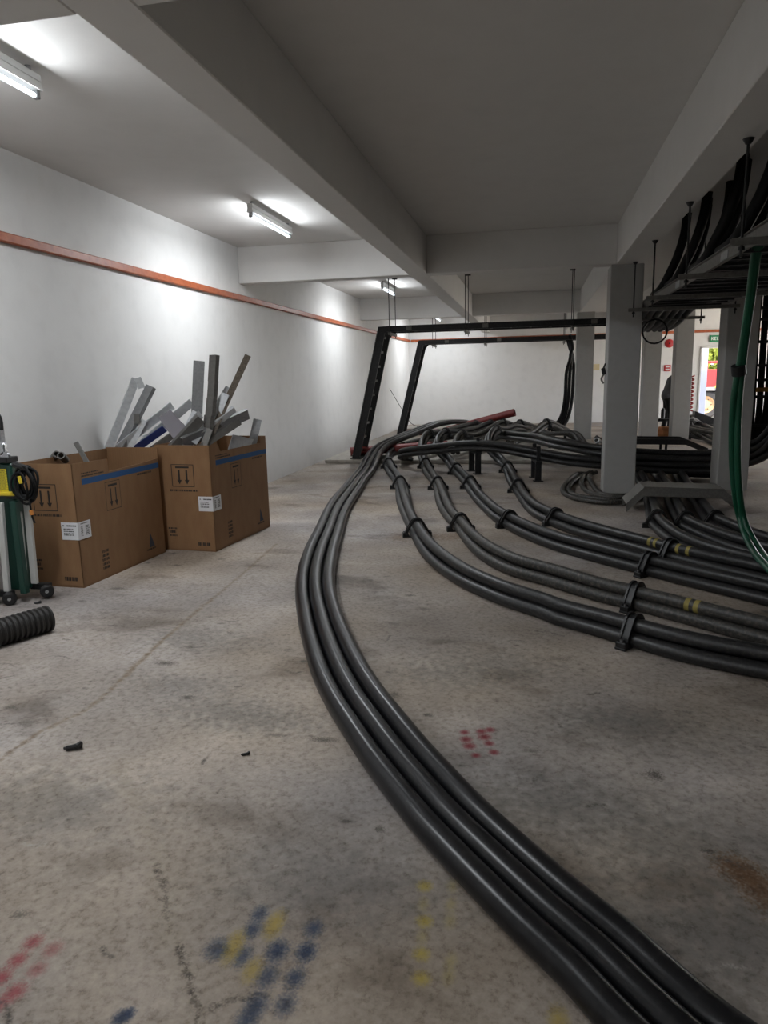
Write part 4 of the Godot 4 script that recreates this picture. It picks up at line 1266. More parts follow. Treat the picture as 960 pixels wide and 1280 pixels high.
	for k in 2:
		tag(obj("cylinder_canister", Geo.new().lathe([Vector2(0.0, 0.0), Vector2(0.045, 0.0), Vector2(0.045, 0.2), Vector2(0.025, 0.24), Vector2(0.0, 0.24)], Vector3(2.83 + 0.14 * k, 0.481, -17.7), Vector3.UP, 12), mat(rgb(70, 34, 34), 0.5) if k == 0 else M.black_plastic), "%s upright canister on the low dark bench" % ["dark red", "black"][k], "canister", "canisters on the bench")
	tag(obj("orange_sack", Geo.new().box(Vector3(3.06, 0.14, -18.0), Vector3(0.36, 0.26, 0.3), Basis(Vector3.UP, 0.3), 0.09), mat(rgb(196, 130, 84), 0.8)), "orange sack on the floor under the bench", "sack")
	# dark board leaning behind the coil
	tag(obj("sloped_tray", Geo.new().prism(PackedVector2Array([Vector2(0, 0.42), Vector2(0, 0.56), Vector2(1.0, 0.16), Vector2(1.0, 0.06), Vector2(0.6, 0.06)]), Vector3(4.0, 0, -19.6), Vector3.RIGHT, Vector3.UP, 0.35), M.black_steel), "dark sloping tray board behind the loose coil", "tray")
	# clutter of fittings on the floor between the far columns
	var rng := RandomNumberGenerator.new()
	rng.seed = 77
	var parts := ["elbow", "socket", "clip"]
	for k in 9:
		var p := Vector3(1.45 + 0.055 * k, 0.06, -16.4 - 0.2 * (k % 3))
		var g := Geo.new()
		var dirv := Vector3(rng.randf_range(-1, 1), rng.randf_range(0.2, 0.9), rng.randf_range(-1, 1)).normalized()
		g.lathe([Vector2(0.045, 0.0), Vector2(0.06, 0.0), Vector2(0.06, 0.16), Vector2(0.045, 0.16), Vector2(0.045, 0.0)], p, dirv, 12)
		tag(obj("pipe_fitting", g, M.galv if k % 3 == 0 else M.black_plastic), "%s loose pipe fitting from the left in the pile between the columns" % ["first", "second", "third", "fourth", "fifth", "sixth", "seventh", "eighth", "ninth"][k], "pipe fitting", "pile of fittings between the columns")

# ---------------------------------------------------------------- the yard
func make_outside() -> void:
	structure("ground", Geo.new().box(Vector3(8, -0.3, -44), Vector3(80, 0.3, 40.4)), mat(rgb(196, 190, 180), 0.9), "pale concrete yard outside the doorway", "ground")
	structure("ground", Geo.new().box(Vector3(39.3, -0.3, -9), Vector3(60, 0.3, 29.6)), mat(rgb(196, 190, 180), 0.9), "pale concrete yard outside the right-hand opening", "ground")
	structure("column", Geo.new().box(Vector3(5.32, 1.7, -25.6), Vector3(0.5, 3.7, 0.4), Basis.IDENTITY, 0.01), mat(rgb(168, 174, 196), 0.7), "pale blue white porch column outside the doorway", "column")
	var t := thing("lorry", Vector3(6.5, -0.15, -28.4), "red flatbed lorry parked outside the doorway", "lorry")
	var red := mat(rgb(150, 40, 44), 0.5)
	var rubber := mat(rgb(44, 43, 46), 0.8)
	var rim := mat(rgb(176, 146, 112), 0.5)
	obj("chassis", Geo.new().box(Vector3(1.0, 0.85, 0), Vector3(6.0, 0.16, 2.0), Basis.IDENTITY, 0.01), M.galv_dirty, t)
	obj("bed_floor", Geo.new().box(Vector3(1.0, 1.05, 0), Vector3(6.2, 0.12, 2.3), Basis.IDENTITY, 0.01), M.galv, t)
	for s in [-1.0, 1.0]:
		obj("side_board", Geo.new().box(Vector3(1.0, 1.42, 1.12 * s), Vector3(6.2, 0.62, 0.05), Basis.IDENTITY, 0.01), red, t)
		obj("top_rail", Geo.new().box(Vector3(1.0, 1.98, 1.12 * s), Vector3(6.2, 0.07, 0.06), Basis.IDENTITY, 0.01), red, t)
		for k in 7:
			obj("stake", Geo.new().box(Vector3(-2.05 + k * 1.0, 1.55, 1.15 * s), Vector3(0.09, 0.9, 0.06), Basis.IDENTITY, 0.006), red, t)
	obj("lamp_cluster", Geo.new().box(Vector3(-0.05, 1.12, 1.2), Vector3(0.4, 0.09, 0.03), Basis.IDENTITY, 0.01), mat(rgb(230, 180, 60), 0.4), t)
	for x in [-0.5, 3.2]:
		for s in [-1.0, 1.0]:
			var w := obj("wheel", Geo.new().lathe([Vector2(0.30, -0.12), Vector2(0.44, -0.14), Vector2(0.5, -0.09), Vector2(0.5, 0.09), Vector2(0.44, 0.14), Vector2(0.30, 0.12)], Vector3(x, 0.5, 0.95 * s), Vector3(0, 0, s), 28), rubber, t)
			obj("rim", Geo.new().lathe([Vector2(0.30, 0.12), Vector2(0.26, 0.06), Vector2(0.16, 0.05), Vector2(0.14, 0.11), Vector2(0.0, 0.12)], Vector3(x, 0.5, 0.95 * s), Vector3(0, 0, s), 24), rim, w)
			for k in 6:
				obj("wheel_nut", Geo.new().rod(Vector3(x + 0.2 * cos(TAU * k / 6), 0.5 + 0.2 * sin(TAU * k / 6), (0.95 + 0.05) * s), Vector3(x + 0.2 * cos(TAU * k / 6), 0.5 + 0.2 * sin(TAU * k / 6), (0.95 + 0.08) * s), 0.02, 6), rubber, w)
		obj("mudguard", Geo.new().box(Vector3(x, 1.02, 0), Vector3(1.3, 0.03, 2.2), Basis.IDENTITY, 0.01), M.black_steel, t)
	# trees behind the lorry
	var leaf := mat(rgb(122, 134, 48), 0.7)
	leaf.backlight_enabled = true
	leaf.backlight = Color(0.25, 0.28, 0.08)
	var bark := mat(rgb(110, 92, 70), 0.9)
	for k in 4:
		var at := Vector3(4.6 + 3.1 * k, -0.15, -35.0 - 1.3 * (k % 2))
		var tr := thing("leafy_tree", at, ["leftmost", "second", "third", "rightmost"][k] + " yellow green tree behind the lorry seen through the doorway", "tree", "trees in the yard")
		obj("trunk", Geo.new().tube(spline([Vector3.ZERO, Vector3(0.1, 1.2, 0), Vector3(0.0, 2.6, 0.1)], 0.3), 0.14, 8), bark, tr)
		var rng := RandomNumberGenerator.new()
		rng.seed = 200 + k
		var g := Geo.new()
		for q in 3600:
			var d := Vector3(rng.randfn(), rng.randfn(), rng.randfn()).normalized() * pow(rng.randf(), 0.4)
			var p := Vector3(0, 3.4, 0) + d * Vector3(2.0, 2.6, 1.7)
			var ax := Vector3(rng.randfn(), rng.randfn(), rng.randfn()).normalized()
			var ay := ax.cross(Vector3(rng.randfn(), rng.randfn(), rng.randfn())).normalized()
			var s := rng.randf_range(0.13, 0.24)
			g.quad(p - ax * s, p - ay * s * 0.5, p + ax * s, p + ay * s * 0.5)
		var crown := obj("foliage", g, leaf, tr)
		crown.set_meta("kind", "stuff")

# ---------------------------------------------------------------- the person
func field(bones: Array, p: Vector3, k: float) -> float:
	var d := 10.0
	for b in bones:
		var a: Vector3 = b[0]
		var ab: Vector3 = b[1] - a
		var h := clampf((p - a).dot(ab) / maxf(ab.length_squared(), 1e-6), 0.0, 1.0)
		var e := p.distance_to(a + ab * h) - lerpf(b[2], b[3], h)
		var m := clampf(0.5 + 0.5 * (d - e) / k, 0.0, 1.0)
		d = lerpf(d, e, m) - k * m * (1.0 - m)
	return d

func nets(g: Geo, bones: Array, cell: float, k: float) -> void:
	var lo := Vector3.INF
	var hi := -Vector3.INF
	for b in bones:
		for e in 2:
			var r := Vector3.ONE * (maxf(b[2], b[3]) + cell * 2.0)
			lo = lo.min(b[e] - r)
			hi = hi.max(b[e] + r)
	var n := Vector3i(((hi - lo) / cell).ceil()) + Vector3i.ONE
	var f := PackedFloat32Array()
	f.resize(n.x * n.y * n.z)
	var q := 0
	for z in n.z:
		for y in n.y:
			for x in n.x:
				f[q] = field(bones, lo + Vector3(x, y, z) * cell, k)
				q += 1
	var at := {}
	var sx := 1
	var sy := n.x
	var sz := n.x * n.y
	for z in n.z - 1:
		for y in n.y - 1:
			for x in n.x - 1:
				var o := x + y * sy + z * sz
				var sum := Vector3.ZERO
				var cnt := 0
				for e in EDGES:
					var a: int = o + (e[0] & 1) + ((e[0] >> 1) & 1) * sy + (e[0] >> 2) * sz
					var b: int = o + (e[1] & 1) + ((e[1] >> 1) & 1) * sy + (e[1] >> 2) * sz
					if (f[a] < 0.0) != (f[b] < 0.0):
						var h := f[a] / (f[a] - f[b])
						sum += Vector3(e[0] & 1, (e[0] >> 1) & 1, e[0] >> 2).lerp(Vector3(e[1] & 1, (e[1] >> 1) & 1, e[1] >> 2), h)
						cnt += 1
				if cnt:
					var p := lo + (Vector3(x, y, z) + sum / cnt) * cell
					at[o] = g.v.size()
					g.v.append(p)
					var ee := cell * 0.5
					g.n.append(Vector3(field(bones, p + Vector3(ee, 0, 0), k) - field(bones, p - Vector3(ee, 0, 0), k), field(bones, p + Vector3(0, ee, 0), k) - field(bones, p - Vector3(0, ee, 0), k), field(bones, p + Vector3(0, 0, ee), k) - field(bones, p - Vector3(0, 0, ee), k)).normalized())
					g.t.append(Vector2.ZERO)
					var best := 1e9
					var col := Color.WHITE
					for b in bones:
						var a: Vector3 = b[0]
						var ab: Vector3 = b[1] - a
						var h := clampf((p - a).dot(ab) / maxf(ab.length_squared(), 1e-6), 0.0, 1.0)
						var d := p.distance_to(a + ab * h) - lerpf(b[2], b[3], h)
						if d < best:
							best = d
							col = b[4]
					g.c.append(col.srgb_to_linear())
	var st := [sx, sy, sz]
	for z in range(1, n.z - 1):
		for y in range(1, n.y - 1):
			for x in range(1, n.x - 1):
				var o := x + y * sy + z * sz
				for ax in 3:
					var inside := f[o] < 0.0
					if inside != (f[o + st[ax]] < 0.0):
						var u: int = st[(ax + 1) % 3]
						var w: int = st[(ax + 2) % 3]
						var ids := [at.get(o - u - w, -1), at.get(o - w, -1), at.get(o, -1), at.get(o - u, -1)]
						if ids.has(-1):
							continue
						if inside:
							g.i.append_array(PackedInt32Array([ids[0], ids[2], ids[1], ids[0], ids[3], ids[2]]))
						else:
							g.i.append_array(PackedInt32Array([ids[0], ids[1], ids[2], ids[0], ids[2], ids[3]]))

const EDGES := [[0, 1], [2, 3], [4, 5], [6, 7], [0, 2], [1, 3], [4, 6], [5, 7], [0, 4], [1, 5], [2, 6], [3, 7]]

func make_person() -> void:
	# stands behind the bench, turned to the right, leaning forward a little with the hands in front
	var shirt := rgb(74, 74, 80)
	var pants := rgb(22, 22, 25)
	var skin := rgb(150, 108, 84)
	var hair := rgb(28, 24, 22)
	var shoe := rgb(36, 32, 30)
	var bones := []
	for s in [-1.0, 1.0]:
		var hip := Vector3(0, 0.92, 0.10 * s)
		var knee := Vector3(0.04 + 0.03 * s, 0.49, 0.11 * s)
		var ankle := Vector3(-0.03 + 0.06 * s, 0.08, 0.12 * s)
		bones.append([hip, knee, 0.088, 0.062, pants])
		bones.append([knee, ankle, 0.062, 0.045, pants])
		bones.append([ankle + Vector3(-0.03, -0.035, 0), ankle + Vector3(0.17, -0.045, 0.02 * s), 0.045, 0.036, shoe])
		var sh := Vector3(0.15, 1.43, 0.19 * s)
		var el := Vector3(0.15, 1.14, 0.25 * s)
		var wr := Vector3(0.34, 1.02, 0.20 * s)
		bones.append([sh, el, 0.06, 0.05, shirt])
		bones.append([el, wr, 0.045, 0.032, skin])
	bones.append([Vector3(0, 0.98, -0.07), Vector3(0, 0.98, 0.07), 0.12, 0.12, pants])
	bones.append([Vector3(0.0, 1.0, -0.07), Vector3(0.0, 1.0, 0.07), 0.13, 0.13, shirt])
	bones.append([Vector3(0.02, 1.05, 0), Vector3(0.10, 1.32, 0), 0.14, 0.145, shirt])
	bones.append([Vector3(0.13, 1.40, -0.13), Vector3(0.13, 1.40, 0.13), 0.085, 0.085, shirt])
	bones.append([Vector3(0.16, 1.46, 0), Vector3(0.21, 1.56, 0), 0.056, 0.054, skin])
	var g := Geo.new()
	nets(g, bones, 0.024, 0.045)
	# head
	var head := [[Vector3(0.235, 1.66, 0), Vector3(0.265, 1.62, 0), 0.088, 0.078, skin], [Vector3(0.29, 1.57, 0), Vector3(0.30, 1.55, 0), 0.05, 0.042, skin], [Vector3(0.345, 1.63, 0), Vector3(0.365, 1.60, 0), 0.012, 0.018, skin],
		[Vector3(0.335, 1.565, -0.02), Vector3(0.335, 1.565, 0.02), 0.012, 0.012, rgb(130, 76, 66)], [Vector3(0.21, 1.70, 0), Vector3(0.25, 1.715, 0), 0.088, 0.075, hair], [Vector3(0.19, 1.64, 0), Vector3(0.20, 1.70, 0), 0.078, 0.084, hair]]
	for s in [-1.0, 1.0]:
		head.append([Vector3(0.235, 1.635, 0.088 * s), Vector3(0.23, 1.61, 0.088 * s), 0.017, 0.013, skin])
		head.append([Vector3(0.333, 1.645, 0.032 * s), Vector3(0.334, 1.645, 0.032 * s), 0.011, 0.011, rgb(30, 26, 24)])
	nets(g, head, 0.009, 0.02)
	for s in [-1.0, 1.0]:
		var w := Vector3(0.34, 1.02, 0.20 * s)
		var hand := [[w, w + Vector3(0.085, -0.03, -0.01 * s), 0.03, 0.034, skin]]
		for q in 4:
			var root := w + Vector3(0.09, -0.03, (-0.04 + 0.024 * q) * s)
			var len_: float = [0.030, 0.037, 0.040, 0.035][q]
			var k1 := root + Vector3(len_, -0.012, 0)
			hand.append([root, k1, 0.010, 0.009, skin])
			hand.append([k1, k1 + Vector3(len_ * 0.7, -0.03, 0), 0.009, 0.007, skin])
		hand.append([w + Vector3(0.03, -0.012, -0.03 * s), w + Vector3(0.075, -0.03, -0.062 * s), 0.011, 0.010, skin])
		hand.append([w + Vector3(0.075, -0.03, -0.062 * s), w + Vector3(0.105, -0.045, -0.06 * s), 0.010, 0.008, skin])
		nets(g, hand, 0.006, 0.006)
	var m := mat(Color.WHITE, 0.8)
	m.vertex_color_use_as_albedo = true
	var o := obj("person", g, m)
	o.position = Vector3(3.15, 0.0, -18.25)
	tag(o, "person in a dark grey shirt and black trousers, half hidden behind a column", "person")

# ---------------------------------------------------------------- measured places, in metres
var paths := {
	"sweep": [Vector3(1.250, 0.050, -0.750), Vector3(0.409, 0.050, -1.486), Vector3(0.293, 0.050, -1.615), Vector3(0.201, 0.050, -1.734), Vector3(0.064, 0.050, -1.885), Vector3(-0.086, 0.050, -2.064), Vector3(-0.263, 0.050, -2.287), Vector3(-0.388, 0.050, -2.465), Vector3(-0.536, 0.050, -2.683), Vector3(-0.680, 0.050, -2.911), Vector3(-0.837, 0.050, -3.168), Vector3(-1.002, 0.050, -3.477), Vector3(-1.219, 0.050, -3.955), Vector3(-1.390, 0.050, -4.385), Vector3(-1.545, 0.050, -4.819), Vector3(-1.702, 0.050, -5.346), Vector3(-1.891, 0.050, -6.117), Vector3(-1.992, 0.050, -6.605), Vector3(-2.295, 0.050, -8.205), Vector3(-2.552, 0.050, -10.006), Vector3(-2.757, 0.050, -11.667), Vector3(-2.895, 0.182, -12.950), Vector3(-2.839, 0.277, -13.500), Vector3(-2.663, 0.356, -14.000), Vector3(-2.419, 0.434, -14.800), Vector3(-2.085, 0.543, -15.600), Vector3(-1.719, 0.546, -16.300), Vector3(-1.413, 0.441, -17.000), Vector3(-0.874, 0.208, -17.500)],
	"b1": [Vector3(3.036, 0.090, -3.107), Vector3(1.560, 0.090, -3.725), Vector3(1.233, 0.090, -3.862), Vector3(0.878, 0.090, -4.028), Vector3(0.605, 0.090, -4.221), Vector3(0.443, 0.090, -4.345), Vector3(0.191, 0.090, -4.526), Vector3(0.092, 0.090, -4.636), Vector3(-0.181, 0.090, -4.888), Vector3(-0.504, 0.090, -5.328), Vector3(-0.806, 0.090, -5.959), Vector3(-1.068, 0.090, -6.739), Vector3(-1.297, 0.090, -7.529), Vector3(-1.537, 0.090, -8.530), Vector3(-1.871, 0.090, -10.020), Vector3(-2.480, 0.090, -12.235), Vector3(-2.692, 0.113, -13.300), Vector3(-2.615, 0.205, -13.900), Vector3(-2.189, 0.276, -14.500), Vector3(-1.718, 0.346, -15.000), Vector3(-1.330, 0.242, -16.000)],
	"b2": [Vector3(2.991, 0.090, -3.145), Vector3(1.699, 0.090, -4.089), Vector3(1.369, 0.090, -4.330), Vector3(1.001, 0.090, -4.646), Vector3(0.707, 0.090, -4.895), Vector3(0.506, 0.090, -5.046), Vector3(0.219, 0.090, -5.340), Vector3(0.103, 0.090, -5.450), Vector3(-0.116, 0.090, -5.664), Vector3(-0.351, 0.090, -6.068), Vector3(-0.549, 0.090, -6.615), Vector3(-0.717, 0.090, -7.238), Vector3(-0.847, 0.090, -7.661), Vector3(-1.037, 0.090, -8.510), Vector3(-1.308, 0.090, -9.949), Vector3(-1.826, 0.090, -12.248), Vector3(-2.002, 0.255, -12.950), Vector3(-2.023, 0.416, -13.300), Vector3(-1.973, 0.488, -13.700), Vector3(-1.786, 0.462, -14.200), Vector3(-1.498, 0.496, -15.000), Vector3(-1.226, 0.504, -15.800), Vector3(-0.970, 0.380, -16.500), Vector3(-0.482, 0.116, -17.200)],
	"b3": [Vector3(3.123, 0.090, -3.676), Vector3(1.963, 0.090, -4.778), Vector3(1.600, 0.090, -5.123), Vector3(1.172, 0.090, -5.515), Vector3(0.924, 0.090, -5.764), Vector3(0.603, 0.090, -6.120), Vector3(0.260, 0.090, -6.534), Vector3(-0.031, 0.090, -7.029), Vector3(-0.224, 0.090, -7.452), Vector3(-0.388, 0.090, -7.888), Vector3(-0.610, 0.090, -8.773), Vector3(-0.865, 0.090, -10.073), Vector3(-1.251, 0.090, -11.716), Vector3(-1.445, 0.090, -12.727), Vector3(-1.704, 0.328, -12.950), Vector3(-1.706, 0.468, -13.200), Vector3(-1.634, 0.509, -13.600), Vector3(-1.418, 0.459, -14.200), Vector3(-1.163, 0.460, -15.000), Vector3(-0.918, 0.512, -15.900), Vector3(-0.644, 0.378, -16.500), Vector3(-0.109, 0.114, -17.200)],
	"b4": [Vector3(3.201, 0.090, -4.025), Vector3(2.128, 0.090, -5.211), Vector3(1.748, 0.090, -5.631), Vector3(1.427, 0.090, -5.949), Vector3(1.163, 0.090, -6.240), Vector3(1.000, 0.090, -6.457), Vector3(0.672, 0.090, -6.881), Vector3(0.441, 0.090, -7.229), Vector3(0.233, 0.090, -7.667), Vector3(0.068, 0.090, -8.121), Vector3(-0.074, 0.090, -8.870), Vector3(-0.193, 0.090, -9.847), Vector3(-0.388, 0.090, -11.739), Vector3(-0.499, 0.090, -12.560), Vector3(-0.760, 0.326, -12.950), Vector3(-0.761, 0.492, -13.200), Vector3(-0.680, 0.563, -13.600), Vector3(-0.523, 0.516, -14.200), Vector3(-0.341, 0.503, -15.000), Vector3(-0.103, 0.358, -16.000), Vector3(0.441, 0.091, -17.000)],
	"r1": [Vector3(3.017, 0.090, -4.106), Vector3(2.106, 0.090, -5.421), Vector3(1.811, 0.090, -5.847), Vector3(1.571, 0.090, -6.149), Vector3(1.401, 0.090, -6.471), Vector3(1.301, 0.090, -6.911), Vector3(1.274, 0.090, -7.590), Vector3(1.364, 0.090, -8.377), Vector3(1.494, 0.090, -9.871), Vector3(1.602, 0.090, -11.695), Vector3(1.548, 0.090, -13.374)],
	"r2": [Vector3(3.203, 0.090, -4.577), Vector3(2.273, 0.090, -5.879), Vector3(1.951, 0.090, -6.330), Vector3(1.742, 0.090, -6.725), Vector3(1.612, 0.090, -7.119), Vector3(1.541, 0.090, -7.533), Vector3(1.605, 0.090, -8.297), Vector3(1.756, 0.090, -9.817), Vector3(1.880, 0.090, -11.417), Vector3(1.964, 0.090, -13.905)],
	"r3": [Vector3(3.320, 0.090, -4.912), Vector3(2.396, 0.090, -6.218), Vector3(2.058, 0.090, -6.696), Vector3(1.907, 0.090, -7.222), Vector3(1.836, 0.090, -7.601), Vector3(1.885, 0.090, -8.320), Vector3(2.012, 0.090, -9.764), Vector3(2.137, 0.090, -11.068), Vector3(2.298, 0.090, -13.376)],
	"raised": [Vector3(-2.228, 0.152, -12.950), Vector3(-2.317, 0.209, -12.700), Vector3(-2.115, 0.309, -12.300), Vector3(-1.607, 0.395, -12.000), Vector3(-0.968, 0.481, -11.650), Vector3(-0.505, 0.478, -11.400), Vector3(-0.007, 0.415, -11.150), Vector3(0.526, 0.334, -11.000), Vector3(1.101, 0.280, -10.950), Vector3(1.888, 0.223, -10.950), Vector3(2.531, 0.231, -10.900), Vector3(2.910, 0.330, -10.750), Vector3(3.134, 0.492, -10.600), Vector3(3.349, 0.953, -10.500), Vector3(3.421, 1.686, -10.450), Vector3(3.386, 2.392, -10.400)],
	"joining": [Vector3(-0.576, 0.393, -14.000), Vector3(-0.302, 0.414, -13.400), Vector3(0.084, 0.450, -12.500), Vector3(0.427, 0.443, -11.600), Vector3(1.101, 0.390, -10.950), Vector3(1.888, 0.333, -10.950), Vector3(2.531, 0.341, -10.900), Vector3(2.910, 0.440, -10.750), Vector3(3.134, 0.602, -10.600), Vector3(3.349, 1.063, -10.500), Vector3(3.421, 1.796, -10.450), Vector3(3.386, 2.502, -10.400)],
	"s1": [Vector3(0.822, 0.051, -11.300), Vector3(0.695, 0.040, -11.376), Vector3(0.454, 0.040, -10.209), Vector3(0.415, 0.040, -9.512), Vector3(0.590, 0.040, -9.033), Vector3(0.998, 0.040, -8.837), Vector3(1.378, 0.040, -9.388), Vector3(1.574, 0.040, -9.919)],
	"s2": [Vector3(0.881, 0.076, -11.300), Vector3(0.768, 0.040, -11.199), Vector3(0.531, 0.040, -10.214), Vector3(0.514, 0.040, -9.455), Vector3(0.695, 0.040, -9.158), Vector3(1.041, 0.040, -9.066), Vector3(1.444, 0.040, -9.645), Vector3(1.648, 0.040, -10.204)],
	"s3": [Vector3(0.917, 0.076, -11.300), Vector3(0.792, 0.040, -11.200), Vector3(0.683, 0.040, -10.222), Vector3(0.767, 0.040, -9.472), Vector3(0.987, 0.040, -9.179), Vector3(1.255, 0.040, -9.258), Vector3(1.594, 0.040, -9.853)],
	"s4": [Vector3(0.976, 0.077, -11.300), Vector3(0.863, 0.040, -11.203), Vector3(0.835, 0.040, -10.085), Vector3(0.926, 0.040, -9.357), Vector3(1.198, 0.040, -9.345), Vector3(1.636, 0.040, -9.991)],
	"p0": [Vector3(-2.519, 0.227, -14.000), Vector3(-2.023, 0.324, -14.500), Vector3(-1.667, 0.379, -15.000), Vector3(-1.436, 0.451, -15.600), Vector3(-1.239, 0.476, -16.200), Vector3(-0.849, 0.267, -17.000)],
	"p1": [Vector3(-1.387, 0.235, -13.000), Vector3(-1.389, 0.398, -13.300), Vector3(-1.328, 0.477, -13.600), Vector3(-1.172, 0.387, -14.100), Vector3(-0.981, 0.392, -15.000), Vector3(-0.643, 0.520, -16.000), Vector3(-0.289, 0.342, -16.700), Vector3(0.189, 0.085, -17.300)],
	"p2": [Vector3(-1.022, 0.267, -14.200), Vector3(-0.809, 0.342, -14.600), Vector3(-0.552, 0.406, -15.000), Vector3(-0.276, 0.506, -15.900), Vector3(0.035, 0.372, -16.500), Vector3(0.479, 0.119, -17.100)],
	"p3": [Vector3(-0.477, 0.255, -14.300), Vector3(-0.252, 0.314, -14.700), Vector3(-0.031, 0.369, -15.000), Vector3(0.281, 0.539, -15.600), Vector3(0.586, 0.408, -16.200), Vector3(0.998, 0.133, -16.700)],
	"p4": [Vector3(0.031, 0.412, -13.400), Vector3(0.484, 0.370, -13.200), Vector3(1.020, 0.284, -12.900), Vector3(1.435, 0.200, -12.400), Vector3(1.741, 0.172, -12.300)],
	"drop": [Vector3(0.783, 2.461, -18.350), Vector3(0.869, 2.078, -18.350), Vector3(0.872, 1.115, -18.300), Vector3(0.821, 0.691, -18.200), Vector3(0.706, 0.392, -18.000), Vector3(0.453, 0.191, -17.600)],
	"stub": [Vector3(-0.092, 0.338, -14.600), Vector3(0.747, 0.438, -14.300), Vector3(0.927, 0.279, -14.000), Vector3(1.028, 0.113, -13.700), Vector3(1.022, 0.058, -13.400)],
	"coil1": [Vector3(4.014, 0.060, -16.386), Vector3(3.782, 0.060, -17.171), Vector3(3.258, 0.100, -18.273), Vector3(3.585, 0.120, -20.389), Vector3(4.171, 0.200, -22.512), Vector3(4.435, 0.250, -21.635), Vector3(4.241, 0.200, -18.910), Vector3(4.418, 0.100, -17.727)],
	"coil2": [Vector3(4.294, 0.060, -17.347), Vector3(4.029, 0.080, -17.995), Vector3(3.353, 0.140, -18.006), Vector3(3.626, 0.200, -19.846), Vector3(4.060, 0.300, -21.240), Vector3(4.266, 0.250, -20.597), Vector3(4.183, 0.150, -19.059), Vector3(4.583, 0.100, -18.405)],
	"coil3": [Vector3(3.938, 0.050, -15.620), Vector3(3.760, 0.050, -16.320), Vector3(3.743, 0.080, -17.150), Vector3(3.552, 0.200, -17.238), Vector3(3.774, 0.250, -19.101), Vector3(4.192, 0.300, -20.848), Vector3(4.269, 0.200, -19.469), Vector3(4.861, 0.100, -19.390)],
	"coil4": [Vector3(4.031, 0.160, -15.843), Vector3(3.885, 0.200, -16.989), Vector3(3.567, 0.260, -17.161), Vector3(3.407, 0.300, -18.147), Vector3(3.622, 0.350, -19.123), Vector3(4.001, 0.400, -19.910)],
	"coil5": [Vector3(4.820, 0.050, -18.768), Vector3(4.549, 0.080, -19.418), Vector3(4.388, 0.120, -20.002), Vector3(3.947, 0.300, -19.227)],
	"green1": [Vector3(1.471, 2.420, -5.500), Vector3(1.463, 2.390, -5.500), Vector3(1.501, 2.104, -5.700), Vector3(1.526, 1.718, -5.900), Vector3(1.519, 1.358, -6.000), Vector3(1.557, 0.975, -6.100), Vector3(1.608, 0.646, -6.150), Vector3(1.688, 0.359, -6.200), Vector3(1.679, 0.220, -5.799), Vector3(1.626, 0.220, -5.191), Vector3(1.592, 0.220, -4.520)],
	"green2": [Vector3(1.496, 2.419, -5.500), Vector3(1.483, 2.389, -5.500), Vector3(1.517, 2.103, -5.700), Vector3(1.543, 1.717, -5.900), Vector3(1.559, 1.357, -6.000), Vector3(1.585, 0.981, -6.050), Vector3(1.631, 0.654, -6.100), Vector3(1.705, 0.369, -6.150), Vector3(1.745, 0.220, -5.911), Vector3(1.670, 0.220, -5.238), Vector3(1.638, 0.220, -4.526)],
	"cleat_b1": [Vector3(-2.480, 0.090, -12.235), Vector3(-1.864, 0.090, -9.981), Vector3(-1.129, 0.090, -6.920), Vector3(0.605, 0.090, -4.221)],
	"cleat_b2": [Vector3(-1.826, 0.090, -12.248), Vector3(-1.306, 0.090, -9.934), Vector3(-0.717, 0.090, -7.238), Vector3(0.707, 0.090, -4.895)],
	"cleat_b3": [Vector3(-1.203, 0.090, -11.513), Vector3(-0.856, 0.090, -10.035), Vector3(-0.224, 0.090, -7.452), Vector3(0.928, 0.090, -5.789)],
	"cleat_b4": [Vector3(-0.388, 0.090, -11.739), Vector3(-0.168, 0.090, -9.705), Vector3(0.232, 0.090, -7.623), Vector3(1.163, 0.090, -6.240)],
	"cleat_r1": [Vector3(1.274, 0.090, -7.590)],
	"cleat_r2": [Vector3(1.541, 0.090, -7.533)],
	"cleat_r3": [Vector3(1.836, 0.090, -7.601)],
	"marks_b4": [Vector3(1.032, 0.130, -6.414), Vector3(1.078, 0.130, -6.328), Vector3(1.129, 0.130, -6.245), Vector3(1.201, 0.130, -6.110), Vector3(1.242, 0.130, -6.033)],
	"marks_b2": [Vector3(1.023, 0.130, -4.674), Vector3(1.078, 0.130, -4.616)],
	"paint_red": [Vector3(-1.407, 0.000, -1.552), Vector3(-1.333, 0.000, -1.538), Vector3(-1.406, 0.000, -1.487), Vector3(-1.329, 0.000, -1.467), Vector3(-1.337, 0.000, -1.391), Vector3(-1.410, 0.000, -1.423), Vector3(-1.353, 0.000, -1.348)],
	"paint_blue": [Vector3(-0.793, 0.000, -1.774), Vector3(-0.792, 0.000, -1.709), Vector3(-0.866, 0.000, -1.626), Vector3(-0.839, 0.000, -1.622), Vector3(-0.783, 0.000, -1.615), Vector3(-0.690, -0.000, -1.649), Vector3(-0.687, 0.000, -1.560), Vector3(-0.612, -0.000, -1.748), Vector3(-0.608, 0.000, -1.661), Vector3(-0.610, 0.000, -1.569), Vector3(-0.608, 0.000, -1.485), Vector3(-0.682, 0.000, -1.471), Vector3(-0.998, 0.000, -1.384), Vector3(-1.012, 0.000, -1.370), Vector3(-0.689, 0.000, -1.423)],
	"paint_ochre": [Vector3(-0.821, -0.000, -1.664), Vector3(-0.817, 0.000, -1.620), Vector3(-0.733, 0.000, -1.726), Vector3(-0.733, 0.000, -1.758), Vector3(-0.735, 0.000, -1.573), Vector3(0.085, 0.000, -1.565)],
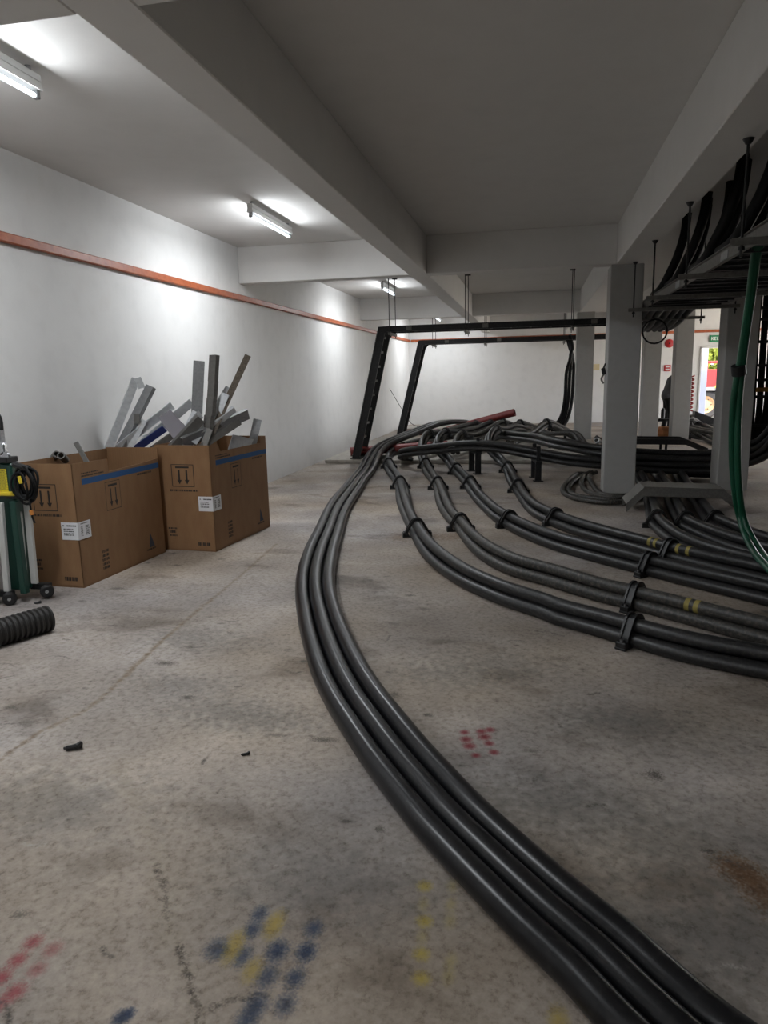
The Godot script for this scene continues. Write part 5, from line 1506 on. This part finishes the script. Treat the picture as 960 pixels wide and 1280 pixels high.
	"paint_small_red": [Vector3(-0.284, 0.000, -2.996), Vector3(-0.271, 0.000, -2.932), Vector3(-0.252, 0.000, -2.878), Vector3(-0.218, 0.000, -2.803), Vector3(-0.210, 0.000, -3.016), Vector3(-0.171, 0.000, -3.037), Vector3(-0.192, 0.000, -2.967), Vector3(-0.168, 0.000, -2.913), Vector3(-0.143, -0.000, -2.842)],
	"paint_yellow": [Vector3(-0.316, 0.000, -1.981), Vector3(-0.294, 0.000, -1.834), Vector3(-0.285, -0.000, -1.711), Vector3(-0.273, 0.000, -1.630)],
	"paint_faint": [Vector3(-0.229, 0.000, -1.997), Vector3(-0.225, 0.000, -1.916), Vector3(-0.220, -0.000, -1.850), Vector3(-0.201, 0.000, -1.703), Vector3(-0.201, 0.000, -1.649), Vector3(-0.309, 0.000, -1.901), Vector3(-0.292, -0.000, -1.775)],
	"rust": [Vector3(0.658, 0.000, -2.261), Vector3(0.676, 0.000, -2.236), Vector3(0.690, 0.000, -2.216), Vector3(0.703, 0.000, -2.195), Vector3(0.714, 0.000, -2.168), Vector3(0.723, 0.000, -2.127), Vector3(0.734, 0.000, -2.087), Vector3(-1.302, 0.000, -6.825), Vector3(-1.247, 0.000, -6.977), Vector3(-0.918, 0.000, -6.975), Vector3(-0.809, 0.000, -6.878), Vector3(-0.705, 0.000, -7.034), Vector3(-0.638, 0.000, -7.191)],
	"smudge": [Vector3(-0.385, 0.000, -3.603), Vector3(-0.181, 0.000, -3.798), Vector3(0.500, 0.000, -3.161), Vector3(0.402, 0.000, -3.223), Vector3(0.095, 0.000, -2.525), Vector3(0.543, 0.000, -1.895), Vector3(0.519, 0.000, -1.983), Vector3(-1.813, 0.000, -3.278), Vector3(-1.461, 0.000, -3.006), Vector3(-2.024, 0.000, -3.901), Vector3(0.181, -0.000, -2.488), Vector3(-1.235, 0.000, -2.959), Vector3(0.514, 0.000, -2.313), Vector3(-0.601, 0.000, -1.957), Vector3(-1.835, 0.000, -2.195)],
	"crack": [Vector3(-1.720, 0.000, -2.513), Vector3(-1.574, 0.000, -2.323), Vector3(-1.468, 0.000, -2.205), Vector3(-1.354, 0.000, -2.077), Vector3(-1.219, 0.000, -1.926), Vector3(-1.151, 0.000, -1.841), Vector3(-1.063, 0.000, -1.699), Vector3(-0.982, 0.000, -1.620), Vector3(-0.910, 0.000, -1.533), Vector3(-0.845, 0.000, -1.454), Vector3(-0.798, 0.000, -1.386)],
	"crack2": [Vector3(-0.819, 0.000, -1.429), Vector3(-0.730, 0.000, -1.480), Vector3(-0.672, 0.000, -1.503)],
	"joint": [Vector3(-2.243, 0.000, -2.426), Vector3(-2.240, 0.000, -2.654), Vector3(-2.161, 0.000, -2.938), Vector3(-2.190, 0.000, -3.271), Vector3(-2.273, 0.000, -4.009), Vector3(-2.358, 0.000, -5.321), Vector3(-2.460, 0.000, -6.456)],
	"pale": [Vector3(-1.528, 0.000, -2.248), Vector3(-1.340, 0.000, -1.989), Vector3(-1.222, 0.000, -1.810), Vector3(-1.130, 0.000, -1.655), Vector3(-1.051, 0.000, -1.521), Vector3(-0.957, 0.000, -1.385)],
}
